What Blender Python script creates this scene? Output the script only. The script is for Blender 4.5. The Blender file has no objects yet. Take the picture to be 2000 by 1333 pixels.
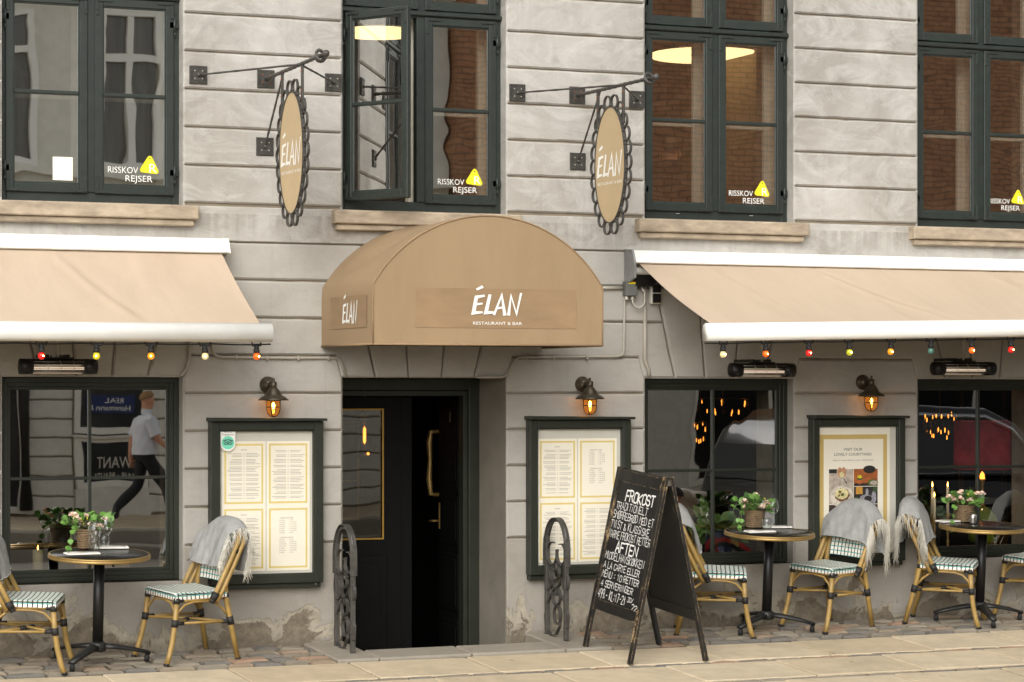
import bpy, math, random
from mathutils import Vector, Matrix
random.seed(7)
S = bpy.context.scene
COL = S.collection
R_ = math.radians

# ------------------------------------------------------------------ camera, sky, sun, exposure
TH = R_(23.5); FPX = 5286.0; CD = 18.0; CH = 1.75; YH = 770.0
CX = -CD * math.tan(TH)
cam_d = bpy.data.cameras.new('camera'); cam = bpy.data.objects.new('camera', cam_d); COL.objects.link(cam)
cam.location = (CX, -CD, CH); cam.rotation_euler = (R_(90), 0, -TH)
cam_d.sensor_width = 36; cam_d.lens = 36 * FPX / 2000; cam_d.shift_y = (YH - 666.5) / 2000
cam_d.clip_end = 400
S.camera = cam
SUN_EL, SUN_AZ = R_(34), R_(212)
w = bpy.data.worlds.new("World"); S.world = w; w.use_nodes = True
nt = w.node_tree; nt.nodes.clear()
sky = nt.nodes.new('ShaderNodeTexSky'); sky.sky_type = 'NISHITA'; sky.sun_disc = False
sky.sun_elevation = SUN_EL; sky.sun_rotation = SUN_AZ; sky.dust_density = 4; sky.ozone_density = 0.6; sky.air_density = 1.0
hs = nt.nodes.new('ShaderNodeHueSaturation'); hs.inputs['Saturation'].default_value = 0.12   # cloud cover greys the sky
tint = nt.nodes.new('ShaderNodeMix'); tint.data_type = 'RGBA'; tint.blend_type = 'MULTIPLY'; tint.inputs[0].default_value = 1
tint.inputs[7].default_value = (0.99, 0.985, 0.975, 1)
bg = nt.nodes.new('ShaderNodeBackground'); bg.inputs['Strength'].default_value = 0.15
wo = nt.nodes.new('ShaderNodeOutputWorld')
nt.links.new(sky.outputs[0], hs.inputs['Color']); nt.links.new(hs.outputs[0], tint.inputs[6])
nt.links.new(tint.outputs[2], bg.inputs[0]); nt.links.new(bg.outputs[0], wo.inputs[0])
sun_d = bpy.data.lights.new('sun', 'SUN'); sun_d.energy = 0.65; sun_d.angle = R_(70); sun_d.color = (1, 0.975, 0.935)
sun = bpy.data.objects.new('sun', sun_d); COL.objects.link(sun)
sd = Vector((math.sin(SUN_AZ) * math.cos(SUN_EL), math.cos(SUN_AZ) * math.cos(SUN_EL), math.sin(SUN_EL)))
sun.rotation_euler = sd.to_track_quat('Z', 'Y').to_euler(); sun.location = (-4, -20, 25)
S.view_settings.view_transform = 'Standard'; S.view_settings.look = 'None'
S.view_settings.exposure = 0.52; S.view_settings.gamma = 1; S.view_settings.use_curve_mapping = False
S.cycles.max_bounces = 10; S.cycles.transparent_max_bounces = 16; S.cycles.caustics_reflective = False; S.cycles.caustics_refractive = False

# ------------------------------------------------------------------ measuring helpers: a point of a plane p metres in front of the facade
def W(px, py, p=0.0):
    a = math.atan((px - 1000) / FPX) + TH; L = CD - p
    d = L / math.cos(a) * math.cos(a - TH)
    return CX + L * math.tan(a), CH - (py - YH) * d / FPX
def WX(px, p=0.0): return W(px, YH, p)[0]
def WZ(px, py, p=0.0): return W(px, py, p)[1]
def RF(px, py, D):                       # a point seen mirrored in the panes, D metres out in the street
    a = math.atan((px - 1000) / FPX) + TH; L = CD + D
    d = L / math.cos(a) * math.cos(a - TH)
    return CX + L * math.tan(a), CH - (py - YH) * d / FPX
SL = 0.075
def ground(x, p): return -SL * p + 0.006 * (x + 1)

# ------------------------------------------------------------------ materials
def lin(c):
    f = lambda v: v / 12.92 if v <= 0.04045 else ((v + 0.055) / 1.055) ** 2.4
    return tuple(f(v / 255) for v in c) + (1,)
class NT:
    def __init__(s, name):
        s.m = bpy.data.materials.new(name); s.m.use_nodes = True; s.t = s.m.node_tree; s.t.nodes.clear()
        s.out = s.n('ShaderNodeOutputMaterial')
    def n(s, t, **k):
        o = s.t.nodes.new(t)
        for a, b in k.items(): setattr(o, a, b)
        return o
    def l(s, a, b): s.t.links.new(a, b)
    def coord(s, scale=(1, 1, 1), kind='Object'):
        tc = s.n('ShaderNodeTexCoord'); mp = s.n('ShaderNodeMapping'); mp.inputs['Scale'].default_value = scale
        s.l(tc.outputs[kind], mp.inputs[0]); return mp.outputs[0]
    def noise(s, vec, scale, detail=4, rough=.55, dist=0):
        q = s.n('ShaderNodeTexNoise'); s.l(vec, q.inputs['Vector'])
        q.inputs['Scale'].default_value = scale; q.inputs['Detail'].default_value = detail
        q.inputs['Roughness'].default_value = rough; q.inputs['Distortion'].default_value = dist
        return q.outputs[0]
    def ramp(s, fac, lo, hi, c0=(0, 0, 0, 1), c1=(1, 1, 1, 1)):
        r = s.n('ShaderNodeValToRGB'); r.color_ramp.elements[0].position = lo; r.color_ramp.elements[1].position = hi
        r.color_ramp.elements[0].color = c0; r.color_ramp.elements[1].color = c1; s.l(fac, r.inputs[0]); return r.outputs[0]
    def mix(s, fac, a, b, mode='MIX'):
        x = s.n('ShaderNodeMix', data_type='RGBA', blend_type=mode)
        for sock, v in ((x.inputs[0], fac), (x.inputs[6], a), (x.inputs[7], b)):
            if isinstance(v, (int, float, tuple)): sock.default_value = v
            else: s.l(v, sock)
        return x.outputs[2]
    def math(s, op, a, b=0.0, c=0.0, clamp=False):
        x = s.n('ShaderNodeMath', operation=op); x.use_clamp = clamp
        for i, v in enumerate((a, b, c)):
            if isinstance(v, (int, float)): x.inputs[i].default_value = v
            else: s.l(v, x.inputs[i])
        return x.outputs[0]
    def bump(s, h, strength=.3, dist=.01, nrm=None):
        b = s.n('ShaderNodeBump'); b.inputs['Strength'].default_value = strength; b.inputs['Distance'].default_value = dist
        s.l(h, b.inputs['Height'])
        if nrm is not None: s.l(nrm, b.inputs['Normal'])
        return b.outputs[0]
    def bsdf(s, color, rough=.6, metal=0, nrm=None, **k):
        p = s.n('ShaderNodeBsdfPrincipled')
        for key, v in (('Base Color', color), ('Roughness', rough), ('Metallic', metal)):
            if isinstance(v, (int, float, tuple)): p.inputs[key].default_value = v
            else: s.l(v, p.inputs[key])
        if nrm is not None: s.l(nrm, p.inputs['Normal'])
        for key, v in k.items(): p.inputs[key.replace('_', ' ')].default_value = v
        s.l(p.outputs[0], s.out.inputs[0]); return s.m
def mat(name, rgb, rough=.6, metal=0, var=.15, scale=6, bump=0, bscale=40, stretch=(1, 1, 1), **k):
    n = NT(name); v = n.coord(stretch); c = lin(rgb)
    d = tuple(x * (1 - var) for x in c[:3]) + (1,); e = tuple(min(1, x * (1 + var)) for x in c[:3]) + (1,)
    col = n.ramp(n.noise(v, scale, 5, .6), .3, .7, d, e)
    nr = n.bump(n.noise(v, bscale, 3), bump, .004) if bump else None
    return n.bsdf(col, rough, metal, nr, **k)
def emit(name, rgb, st):
    n = NT(name); e = n.n('ShaderNodeEmission'); e.inputs[0].default_value = lin(rgb); e.inputs[1].default_value = st
    n.l(e.outputs[0], n.out.inputs[0]); return n.m
def pane_mat(name, fac, wav=.25, wscale=1.3, tint=(235, 235, 225)):
    n = NT(name); v = n.coord((1, 1, .8))
    h = n.noise(v, wscale, 2, .5, .6)
    nr = n.bump(h, wav, .01)
    g = n.n('ShaderNodeBsdfGlossy'); g.inputs['Roughness'].default_value = .01; g.inputs['Color'].default_value = (.95, .95, .93, 1); n.l(nr, g.inputs['Normal'])
    t = n.n('ShaderNodeBsdfTransparent'); t.inputs[0].default_value = lin(tint)
    fr = n.n('ShaderNodeFresnel'); ge = n.n('ShaderNodeNewGeometry'); n.l(n.math('ADD', 1.5, n.math('MULTIPLY', ge.outputs['Backfacing'], 1 / 1.5 - 1.5)), fr.inputs[0])
    f2 = n.math('ADD', n.math('MULTIPLY', fr.outputs[0], .9), fac, clamp=True)
    m = n.n('ShaderNodeMixShader'); n.l(f2, m.inputs[0]); n.l(t.outputs[0], m.inputs[1]); n.l(g.outputs[0], m.inputs[2])
    n.l(m.outputs[0], n.out.inputs[0]); return n.m
def plaster(name, base, dark, light, smear, peel=0):
    n = NT(name); v = n.coord(); v2 = n.coord((1.1, 1, 2.0))
    big = n.noise(v, .9, 5, .6, .8); sm = n.noise(v2, 1.7, 8, .68, 2.4)
    col = n.mix(n.ramp(big, .35, .68), lin(dark), lin(base))
    col = n.mix(n.math('MULTIPLY', n.ramp(sm, .46, .74), smear), col, lin(light))
    sm2 = n.noise(n.coord((1.2, 1, 1.7)), 2.6, 9, .72, 1.2)
    col = n.mix(n.math('MULTIPLY', n.ramp(sm2, .56, .75), smear * .75), col, lin(tuple(x * .78 for x in dark)))
    # faint vertical rain runs
    run = n.noise(n.coord((9, 1, .35)), 1.6, 4, .6)
    col = n.mix(n.math('MULTIPLY', n.ramp(run, .58, .8), .28), col, lin(tuple(x * .8 for x in dark)))
    fine = n.noise(v, 55, 4, .6); med = n.noise(v2, 9, 4, .6)
    h = n.math('ADD', n.math('MULTIPLY', fine, .4), n.math('MULTIPLY', med, .8))
    if peel == 2:                                            # soot and drips under the stone sills
        sx = n.n('ShaderNodeSeparateXYZ'); n.l(v, sx.inputs[0]); z = sx.outputs[2]
        band = n.math('MULTIPLY', n.math('GREATER_THAN', 3.0, z), 1.0)
        up = n.math('MULTIPLY', n.math('SUBTRACT', z, 2.78), 4.2, clamp=True)
        dr = n.noise(n.coord((11, 1, .5)), 1.5, 5, .65); blot = n.ramp(n.noise(n.coord((1, 1, 1.6)), 5, 7, .7), .42, .66)
        k = n.math('MULTIPLY', n.math('MULTIPLY', band, up), n.math('ADD', n.math('MULTIPLY', n.ramp(dr, .42, .68), .6), n.math('MULTIPLY', blot, .35)), clamp=True)
        col = n.mix(n.math('MULTIPLY', k, .8), col, lin((104, 97, 84)))
        spk = n.ramp(n.noise(v, 26, 6, .75), .62, .74); col = n.mix(n.math('MULTIPLY', spk, .25), col, lin((120, 113, 101)))
    if peel == 1:
        sx = n.n('ShaderNodeSeparateXYZ'); n.l(v, sx.inputs[0])
        zf = n.math('MULTIPLY', n.math('SUBTRACT', .34, sx.outputs[2]), .62)
        q = n.noise(n.coord((1, 1, 1.15)), 2.3, 9, .62, .5)
        # the render has come off mostly on the piers
        pm = n.noise(n.coord((1, 0, 0)), .62, 1, .5)
        k = n.math('ADD', n.math('ADD', q, zf), n.math('MULTIPLY', n.math('SUBTRACT', pm, .5), .5))
        m1 = n.ramp(k, .590, .605); m2 = n.ramp(k, .655, .67)
        cr = n.ramp(n.noise(v, 7, 6, .7), .35, .65, lin((142, 134, 118)), lin((176, 167, 149)))
        br = n.ramp(n.noise(v, 16, 6, .7), .3, .7, lin((96, 86, 73)), lin((142, 131, 112)))
        col = n.mix(m1, col, cr); col = n.mix(m2, col, br)
        foot_tone = n.ramp(n.math('ADD', n.math('MULTIPLY', n.noise(v, 1.8, 5, .6), .12), sx.outputs[2]), .03, .16)  # plinth colour gets darker towards the bottom
        col = n.mix(n.math('MULTIPLY', n.math('SUBTRACT', 1.0, foot_tone), .55), col, lin((98, 88, 74)))
        h = n.math('SUBTRACT', h, n.math('ADD', n.math('MULTIPLY', m1, 1.2), n.math('MULTIPLY', m2, 2.2)))
        h = n.math('ADD', h, n.math('MULTIPLY', n.math('MULTIPLY', m2, n.noise(v, 38, 4, .7)), 2.0))
    return n.bsdf(col, .85, 0, n.bump(h, .5, .009))
def weave(name, u, vv, nu=31, nv=31):
    n = NT(name); tc = n.n('ShaderNodeTexCoord'); sx = n.n('ShaderNodeSeparateXYZ'); n.l(tc.outputs['Object'], sx.inputs[0])
    fu = n.math('MULTIPLY', sx.outputs[u], nu); fv = n.math('MULTIPLY', sx.outputs[vv], nv)
    a = n.math('FRACT', fu); b = n.math('FRACT', fv)
    mu = n.math('LESS_THAN', a, .25); mv = n.math('LESS_THAN', b, .22)
    par = n.math('MODULO', n.math('ADD', n.math('ADD', n.math('FLOOR', fu), n.math('FLOOR', fv)), 400.0), 2.0)
    col = n.mix(mv, lin((236, 231, 219)), lin((70, 160, 152)))
    col = n.mix(n.math('MULTIPLY', mu, n.math('SUBTRACT', 1.0, n.math('MULTIPLY', mv, par))), col, lin((34, 34, 40)))
    h = n.math('MULTIPLY', n.math('SINE', n.math('MULTIPLY', fu, 6.283)), n.math('SINE', n.math('MULTIPLY', fv, 6.283)))
    return n.bsdf(col, .5, 0, n.bump(h, .4, .003))
def bricks(name, c1, c2, mort, axis=(0, 2)):
    n = NT(name); tc = n.n('ShaderNodeTexCoord'); sx = n.n('ShaderNodeSeparateXYZ'); n.l(tc.outputs['Object'], sx.inputs[0])
    cb = n.n('ShaderNodeCombineXYZ'); n.l(sx.outputs[axis[0]], cb.inputs[0]); n.l(sx.outputs[axis[1]], cb.inputs[1])
    b = n.n('ShaderNodeTexBrick'); n.l(cb.outputs[0], b.inputs['Vector'])
    b.inputs['Color1'].default_value = lin(c1); b.inputs['Color2'].default_value = lin(c2); b.inputs['Mortar'].default_value = lin(mort)
    b.inputs['Scale'].default_value = 1; b.inputs['Brick Width'].default_value = .24; b.inputs['Row Height'].default_value = .085; b.inputs['Mortar Size'].default_value = .012
    col = n.mix(.5, b.outputs[0], n.ramp(n.noise(cb.outputs[0], 5, 6, .7), .3, .7, lin(tuple(x * .7 for x in c1)), lin(c2)))
    return n.bsdf(col, .85)
def stone_mat(name, c0, c1, spk=.25, bump=.5):
    n = NT(name); oi = n.n('ShaderNodeObjectInfo'); v = n.coord()
    av = n.n('ShaderNodeVectorMath', operation='ADD'); n.l(v, av.inputs[0])
    sc = n.n('ShaderNodeVectorMath', operation='SCALE'); sc.inputs[0].default_value = (37, 19, 11); n.l(oi.outputs['Random'], sc.inputs['Scale']); n.l(sc.outputs[0], av.inputs[1])
    base = n.mix(oi.outputs['Random'], lin(c0), lin(c1))
    f = n.noise(av.outputs[0], 170, 3, .7); g = n.noise(av.outputs[0], 9, 5, .6)
    col = n.mix(n.math('MULTIPLY', n.ramp(g, .35, .7), .35), base, n.mix(.5, lin((90, 82, 70)), base))
    col = n.mix(n.math('MULTIPLY', n.ramp(f, .5, .75), spk), col, lin((70, 64, 56)))
    col = n.mix(n.math('MULTIPLY', n.ramp(f, .25, .42, (1, 1, 1, 1), (0, 0, 0, 1)), spk), col, lin((225, 215, 195)))
    geo = n.n('ShaderNodeNewGeometry'); st = n.noise(geo.outputs['Position'], 1.3, 7, .7, .6)
    col = n.mix(n.math('MULTIPLY', n.ramp(st, .48, .72), .42), col, lin(tuple(x * .66 for x in c0)))
    vo = n.n('ShaderNodeTexVoronoi'); vo.inputs['Scale'].default_value = 3.1; n.l(geo.outputs['Position'], vo.inputs['Vector'])
    sp = n.math('MULTIPLY', n.math('LESS_THAN', vo.outputs['Distance'], .085), n.math('GREATER_THAN', n.noise(geo.outputs['Position'], 2.2, 2), .55))
    col = n.mix(n.math('MULTIPLY', sp, .5), col, lin((74, 69, 62)))
    h = n.math('ADD', n.math('MULTIPLY', f, .3), n.noise(av.outputs[0], 22, 5, .65))
    return n.bsdf(col, .8, 0, n.bump(h, bump, .006))
def sett_mat():
    n = NT('sett_granite'); oi = n.n('ShaderNodeObjectInfo'); v = n.coord()
    r = n.n('ShaderNodeValToRGB'); e = r.color_ramp.elements; r.color_ramp.interpolation = 'CONSTANT'
    cs = [(128, 119, 104), (140, 127, 108), (116, 111, 102), (143, 124, 103), (134, 125, 110), (150, 122, 100), (124, 113, 98), (142, 133, 117), (110, 106, 99)]
    e[0].color = lin(cs[0]); e[1].position = 1 / 9; e[1].color = lin(cs[1])
    for i in range(2, 9): q = e.new(i / 9); q.color = lin(cs[i])
    n.l(oi.outputs['Random'], r.inputs[0])
    f = n.noise(v, 120, 4, .7); g = n.noise(v, 14, 5, .65)
    col = n.mix(n.math('MULTIPLY', n.ramp(f, .45, .75), .4), r.outputs[0], lin((66, 60, 52)))
    col = n.mix(n.math('MULTIPLY', n.ramp(g, .5, .75), .35), col, lin((165, 152, 130)))
    return n.bsdf(col, .75, 0, n.bump(n.math('ADD', g, n.math('MULTIPLY', f, .3)), .5, .008))
def worn_paint():
    n = NT('worn_black_paint'); v = n.coord()
    bv = n.n('ShaderNodeBevel'); bv.samples = 4; bv.inputs[0].default_value = .012
    ge = n.n('ShaderNodeNewGeometry'); dt = n.n('ShaderNodeVectorMath', operation='DOT_PRODUCT'); n.l(bv.outputs[0], dt.inputs[0]); n.l(ge.outputs['Normal'], dt.inputs[1])
    edge = n.math('MULTIPLY', n.math('SUBTRACT', 1.0, dt.outputs['Value']), .42, clamp=True)
    k = n.noise(v, 30, 7, .75, .4); k2 = n.noise(v, 5, 3, .6)
    m = n.ramp(n.math('ADD', n.math('ADD', n.math('MULTIPLY', k, .8), n.math('MULTIPLY', k2, .75)), edge), .905, .94)
    col = n.mix(m, n.ramp(n.noise(v, 20, 4), .3, .7, lin((20, 19, 18)), lin((36, 34, 31))), n.ramp(n.noise(v, 60, 3), .3, .7, lin((138, 112, 78)), lin((186, 160, 118))))
    return n.bsdf(col, .5, 0, n.bump(k, .25, .003))
def cloth_mat(name, c0, c1):
    n = NT(name); v = n.coord()
    w1 = n.noise(n.coord((420, 60, 60)), 1, 2); w2 = n.noise(n.coord((60, 300, 300)), 1, 2)
    col = n.mix(n.ramp(n.noise(n.coord((2.5, .7, .7)), 1.4, 6, .65, .5), .42, .75), lin(c0), lin(c1))
    run = n.noise(n.coord((14, .6, .6)), 1.2, 4, .6); col = n.mix(n.math('MULTIPLY', n.ramp(run, .58, .78), .10), col, lin(tuple(x * .82 for x in c1)))
    h = n.math('ADD', n.math('ADD', n.math('MULTIPLY', w1, .25), n.math('MULTIPLY', w2, .25)), n.math('MULTIPLY', n.noise(v, 5, 5, .6, .8), 1.6))
    return n.bsdf(col, .88, 0, n.bump(h, .32, .008))
M = dict(
    plaster_up=plaster('weathered_plaster', (184, 180, 173), (150, 145, 136), (205, 203, 197), .62, 2),
    plaster_lo=plaster('painted_plaster', (175, 171, 163), (160, 155, 146), (184, 181, 173), .35),
    plinth=plaster('plinth_plaster', (160, 154, 144), (142, 136, 126), (172, 167, 158), .4, 1),
    groove=mat('joint_mortar', (136, 124, 106), .9, var=.2),
    green=mat('green_window_paint', (38, 45, 40), .45, var=.18, scale=14, bump=.25, bscale=50),
    dkgreen=mat('dark_green_paint', (36, 40, 31), .42, var=.2, scale=9, bump=.2, bscale=40),
    door=mat('black_green_door_paint', (10, 10, 9), .65, var=.25, scale=9, Specular_IOR_Level=.15),
    cream=mat('cream_paint', (214, 207, 190), .5, var=.08),
    sillstone=mat('sandstone', (168, 153, 132), .85, var=.34, scale=5, bump=.6, bscale=30, stretch=(1, 1, 2.5)),
    iron=mat('wrought_iron', (78, 75, 70), .5, .35, var=.3, scale=22, bump=.35, bscale=60),
    rust=mat('rusty_bolt', (140, 84, 48), .7, .3), bolt=mat('zinc_bolt', (176, 172, 160), .4, .8),
    signface=mat('tan_sign_board', (190, 167, 129), .45, var=.04),
    white=mat('white_print', (240, 238, 230), .5, var=.02), paper=mat('paper', (244, 237, 222), .6, var=.03),
    fabric=cloth_mat('tan_canopy_fabric', (155, 131, 100), (147, 123, 93)),
    fabric2=mat('patched_canopy_fabric', (148, 122, 91), .85, var=.12, scale=3, bump=.25, bscale=200, stretch=(1, 1, 3)),
awnfab=cloth_mat('pale_awning_fabric', (192, 172, 149), (183, 163, 140)),
       awnwhite=mat('white_powder_coat', (240, 238, 231), .35, var=.06, scale=4), zinc=mat('galvanised_plate', (150, 150, 148), .45, .5, var=.2),
    blackmetal=mat('black_metal', (30, 29, 28), .42, .4, var=.2), castiron=mat('cast_iron', (52, 52, 50), .45, .6, var=.25, scale=20, bump=.3, bscale=90),
    rubber=mat('black_rubber', (26, 25, 24), .7), greyplastic=mat('grey_plastic', (98, 100, 96), .5), conduit=mat('painted_conduit', (164, 157, 144), .5, var=.08),
    pale=mat('pale_plastic', (200, 196, 184), .5),
    bamboo=mat('bamboo_pole', (156, 127, 70), .42, var=.22, scale=9, stretch=(1, 1, 1), bump=.15, bscale=30),
    wrap=mat('black_rattan_wrap', (34, 32, 30), .6, var=.3, scale=60, bump=.8, bscale=120),
    weave_xy=weave('weave_seat', 0, 1), weave_yz=weave('weave_front', 1, 2), weave_xz=weave('weave_side', 0, 2),
    blanket=mat('grey_wool', (152, 152, 149), .95, var=.12, scale=18, bump=.6, bscale=150), fringe=mat('pale_fringe', (206, 202, 190), .95, var=.12),
    tabletop=mat('black_tabletop', (34, 32, 29), .22, var=.2), brass=mat('aged_brass', (156, 128, 76), .42, .55, var=.2, scale=14, bump=.2), gold=mat('gold_line', (190, 150, 70), .35, .6),
    steel=mat('brushed_steel', (190, 186, 178), .28, .95, var=.12), napkin=mat('white_napkin', (236, 232, 224), .8, var=.03),
    basket=mat('rope_basket', (118, 98, 72), .9, var=.35, scale=40, bump=.8, bscale=80),
    leaf=mat('rose_leaf', (104, 146, 66), .5, var=.4, scale=22), leafdk=mat('dark_leaf', (58, 88, 44), .45, var=.35, scale=10), bud=mat('yellow_bud', (196, 190, 60), .6), rose=mat('pale_pink_rose', (243, 212, 194), .7, var=.12, scale=40),
    stem=mat('stem', (96, 104, 52), .7), soil=mat('dark_soil', (48, 40, 32), .9),
    black=mat('black_board', (26, 25, 24), .55, var=.2, scale=5), worn=worn_paint(), wood=mat('bare_wood', (186, 150, 100), .6, var=.25, scale=8, stretch=(6, 6, 1)),
    chalk=mat('chalk', (236, 234, 228), .9, var=.06, scale=60),
    ygold=mat('pale_gold_print', (226, 204, 128), .6, var=.06), ink=mat('grey_ink', (128, 124, 116), .7), inkdk=mat('dark_ink', (52, 52, 60), .7),
    mint=mat('mint_print', (120, 214, 184), .5, var=.03), inkbk=mat('black_ink', (22, 22, 24), .6),
    yellow=mat('yellow_print', (236, 222, 40), .5, var=.04),
    sett=sett_mat(), slab=stone_mat('pale_granite', (196, 178, 148), (208, 191, 162), .16, .25), sill2=stone_mat('threshold_granite', (146, 138, 124), (156, 147, 132), .2, .35),
    bed=mat('mossy_joint_sand', (74, 68, 52), .95, var=.35, scale=9, bump=.6), asphalt=mat('worn_street_paving', (124, 117, 105), .85, var=.2, scale=30, bump=.5, bscale=120),
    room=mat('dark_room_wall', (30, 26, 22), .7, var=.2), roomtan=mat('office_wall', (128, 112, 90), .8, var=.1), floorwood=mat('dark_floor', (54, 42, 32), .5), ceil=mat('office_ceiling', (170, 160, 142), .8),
    pane_l=pane_mat('reflecting_old_glass', .50, .10, .9), pane_l2=pane_mat('wavy_old_glass', .28, .26, 1.3), pane_l3=pane_mat('shop_window_glass', .22, .14, 1.2, (250, 250, 246)),
    pane_u=pane_mat('office_glass', .52, .16, 1.1, (252, 251, 246)), pane_u1=pane_mat('bright_office_glass', .72, .20, 1.0, (252, 251, 246)), pane_c=pane_mat('display_case_glass', .0, .03, 1, (252, 252, 250)),
    lampdisc=emit('lamp_disc', (255, 222, 158), 2.5), fil=emit('filament', (255, 190, 96), 60), heat=emit('heater_tube', (255, 226, 196), .55),
    amber=emit('amber_glow', (255, 150, 56), 3.2), flame=emit('candle_flame', (255, 190, 90), 14), wax=mat('candle_wax', (232, 214, 180), .5, var=.05, Subsurface_Weight=.0),
    crimson=None, greenglass=mat('green_glass_lamp', (98, 118, 20), .12, var=.3, scale=5),
    oldbrick=bricks('old_red_brick', (178, 122, 86), (204, 150, 110), (100, 82, 68)),
    palewall=mat('pale_render', (230, 226, 214), .85, var=.08), greywall=mat('grey_render', (214, 209, 198), .85, var=.1),
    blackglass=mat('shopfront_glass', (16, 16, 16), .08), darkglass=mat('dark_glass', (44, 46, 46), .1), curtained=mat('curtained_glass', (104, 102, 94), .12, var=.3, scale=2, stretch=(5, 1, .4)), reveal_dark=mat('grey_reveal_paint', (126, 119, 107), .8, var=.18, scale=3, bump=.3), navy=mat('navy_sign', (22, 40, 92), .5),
    skin=mat('skin', (206, 150, 118), .55, var=.06), tee=mat('white_cotton', (222, 222, 226), .85, var=.05), trouser=mat('black_cotton', (28, 27, 30), .85), jeans=mat('denim', (44, 62, 100), .85, var=.2), hair=mat('fair_hair', (148, 112, 66), .6, var=.3, scale=40), hairdk=mat('dark_hair', (40, 30, 24), .6), jacket=mat('pale_jacket', (196, 188, 172), .8), shoe=mat('black_shoe', (24, 22, 22), .5), suit=mat('dark_pullover', (34, 30, 30), .9),
    carpaint=mat('black_car_paint', (14, 15, 18), .12, .2, var=.1, Coat_Weight=1.0), chrome=mat('chrome_trim', (210, 210, 212), .15, 1), tyre=mat('tyre', (24, 24, 24), .8), taillight=mat('red_lens', (150, 12, 12), .2), redpaint=mat('red_cycle_paint', (186, 22, 24), .3),
    bluered=mat('red_tail', (170, 40, 48), .5), plane=mat('white_model_plane', (226, 222, 212), .4),
)
def glass_clear(name):
    n = NT(name); g = n.n('ShaderNodeBsdfGlossy'); g.inputs['Roughness'].default_value = .02
    t = n.n('ShaderNodeBsdfTransparent'); t.inputs[0].default_value = (.95, .96, .95, 1)
    lw = n.n('ShaderNodeLayerWeight'); lw.inputs[0].default_value = .42
    f = n.math('ADD', n.math('MULTIPLY', n.math('POWER', lw.outputs['Facing'], 2.0), .75), .05, clamp=True)
    m = n.n('ShaderNodeMixShader'); n.l(f, m.inputs[0]); n.l(t.outputs[0], m.inputs[1]); n.l(g.outputs[0], m.inputs[2]); n.l(m.outputs[0], n.out.inputs[0]); return n.m
def shade_mat():
    n = NT('crimson_lampshade'); v = n.coord(); col = n.ramp(n.noise(v, 6, 5, .6), .3, .7, lin((124, 52, 62)), lin((160, 76, 86)))
    d = n.n('ShaderNodeBsdfDiffuse'); t = n.n('ShaderNodeBsdfTranslucent'); n.l(col, d.inputs[0]); n.l(col, t.inputs[0])
    m = n.n('ShaderNodeMixShader'); m.inputs[0].default_value = .45; n.l(d.outputs[0], m.inputs[1]); n.l(t.outputs[0], m.inputs[2]); n.l(m.outputs[0], n.out.inputs[0]); return n.m
M['crimson'] = shade_mat()
M['glass'] = glass_clear('clear_glass')
def bulb_mat(name, rgb, st):
    n = NT(name); p = n.n('ShaderNodeBsdfPrincipled'); p.inputs['Base Color'].default_value = lin(rgb); p.inputs['Roughness'].default_value = .15
    p.inputs['Emission Color'].default_value = lin(rgb); p.inputs['Emission Strength'].default_value = st
    n.l(p.outputs[0], n.out.inputs[0]); return n.m
BULB = {k: bulb_mat(k + '_bulb_glass', c, s) for k, c, s in (('red', (205, 30, 26), .45), ('yellow', (196, 176, 36), .5), ('amber', (224, 140, 26), .5), ('clear', (206, 194, 140), .35), ('orange', (230, 92, 18), .5), ('green', (70, 110, 96), .08), ('lime', (172, 170, 36), .4))}
def amber_glass():
    n = NT('amber_jar_glass'); g = n.n('ShaderNodeBsdfGlossy'); g.inputs['Roughness'].default_value = .05
    t = n.n('ShaderNodeBsdfTransparent'); t.inputs[0].default_value = lin((250, 214, 150))
    e = n.n('ShaderNodeEmission'); e.inputs[0].default_value = lin((240, 150, 60)); e.inputs[1].default_value = .55
    m = n.n('ShaderNodeMixShader'); m.inputs[0].default_value = .12; n.l(t.outputs[0], m.inputs[1]); n.l(g.outputs[0], m.inputs[2])
    m2 = n.n('ShaderNodeMixShader'); m2.inputs[0].default_value = .35; n.l(m.outputs[0], m2.inputs[1]); n.l(e.outputs[0], m2.inputs[2])
    n.l(m2.outputs[0], n.out.inputs[0]); return n.m
M['jar'] = amber_glass()

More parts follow.
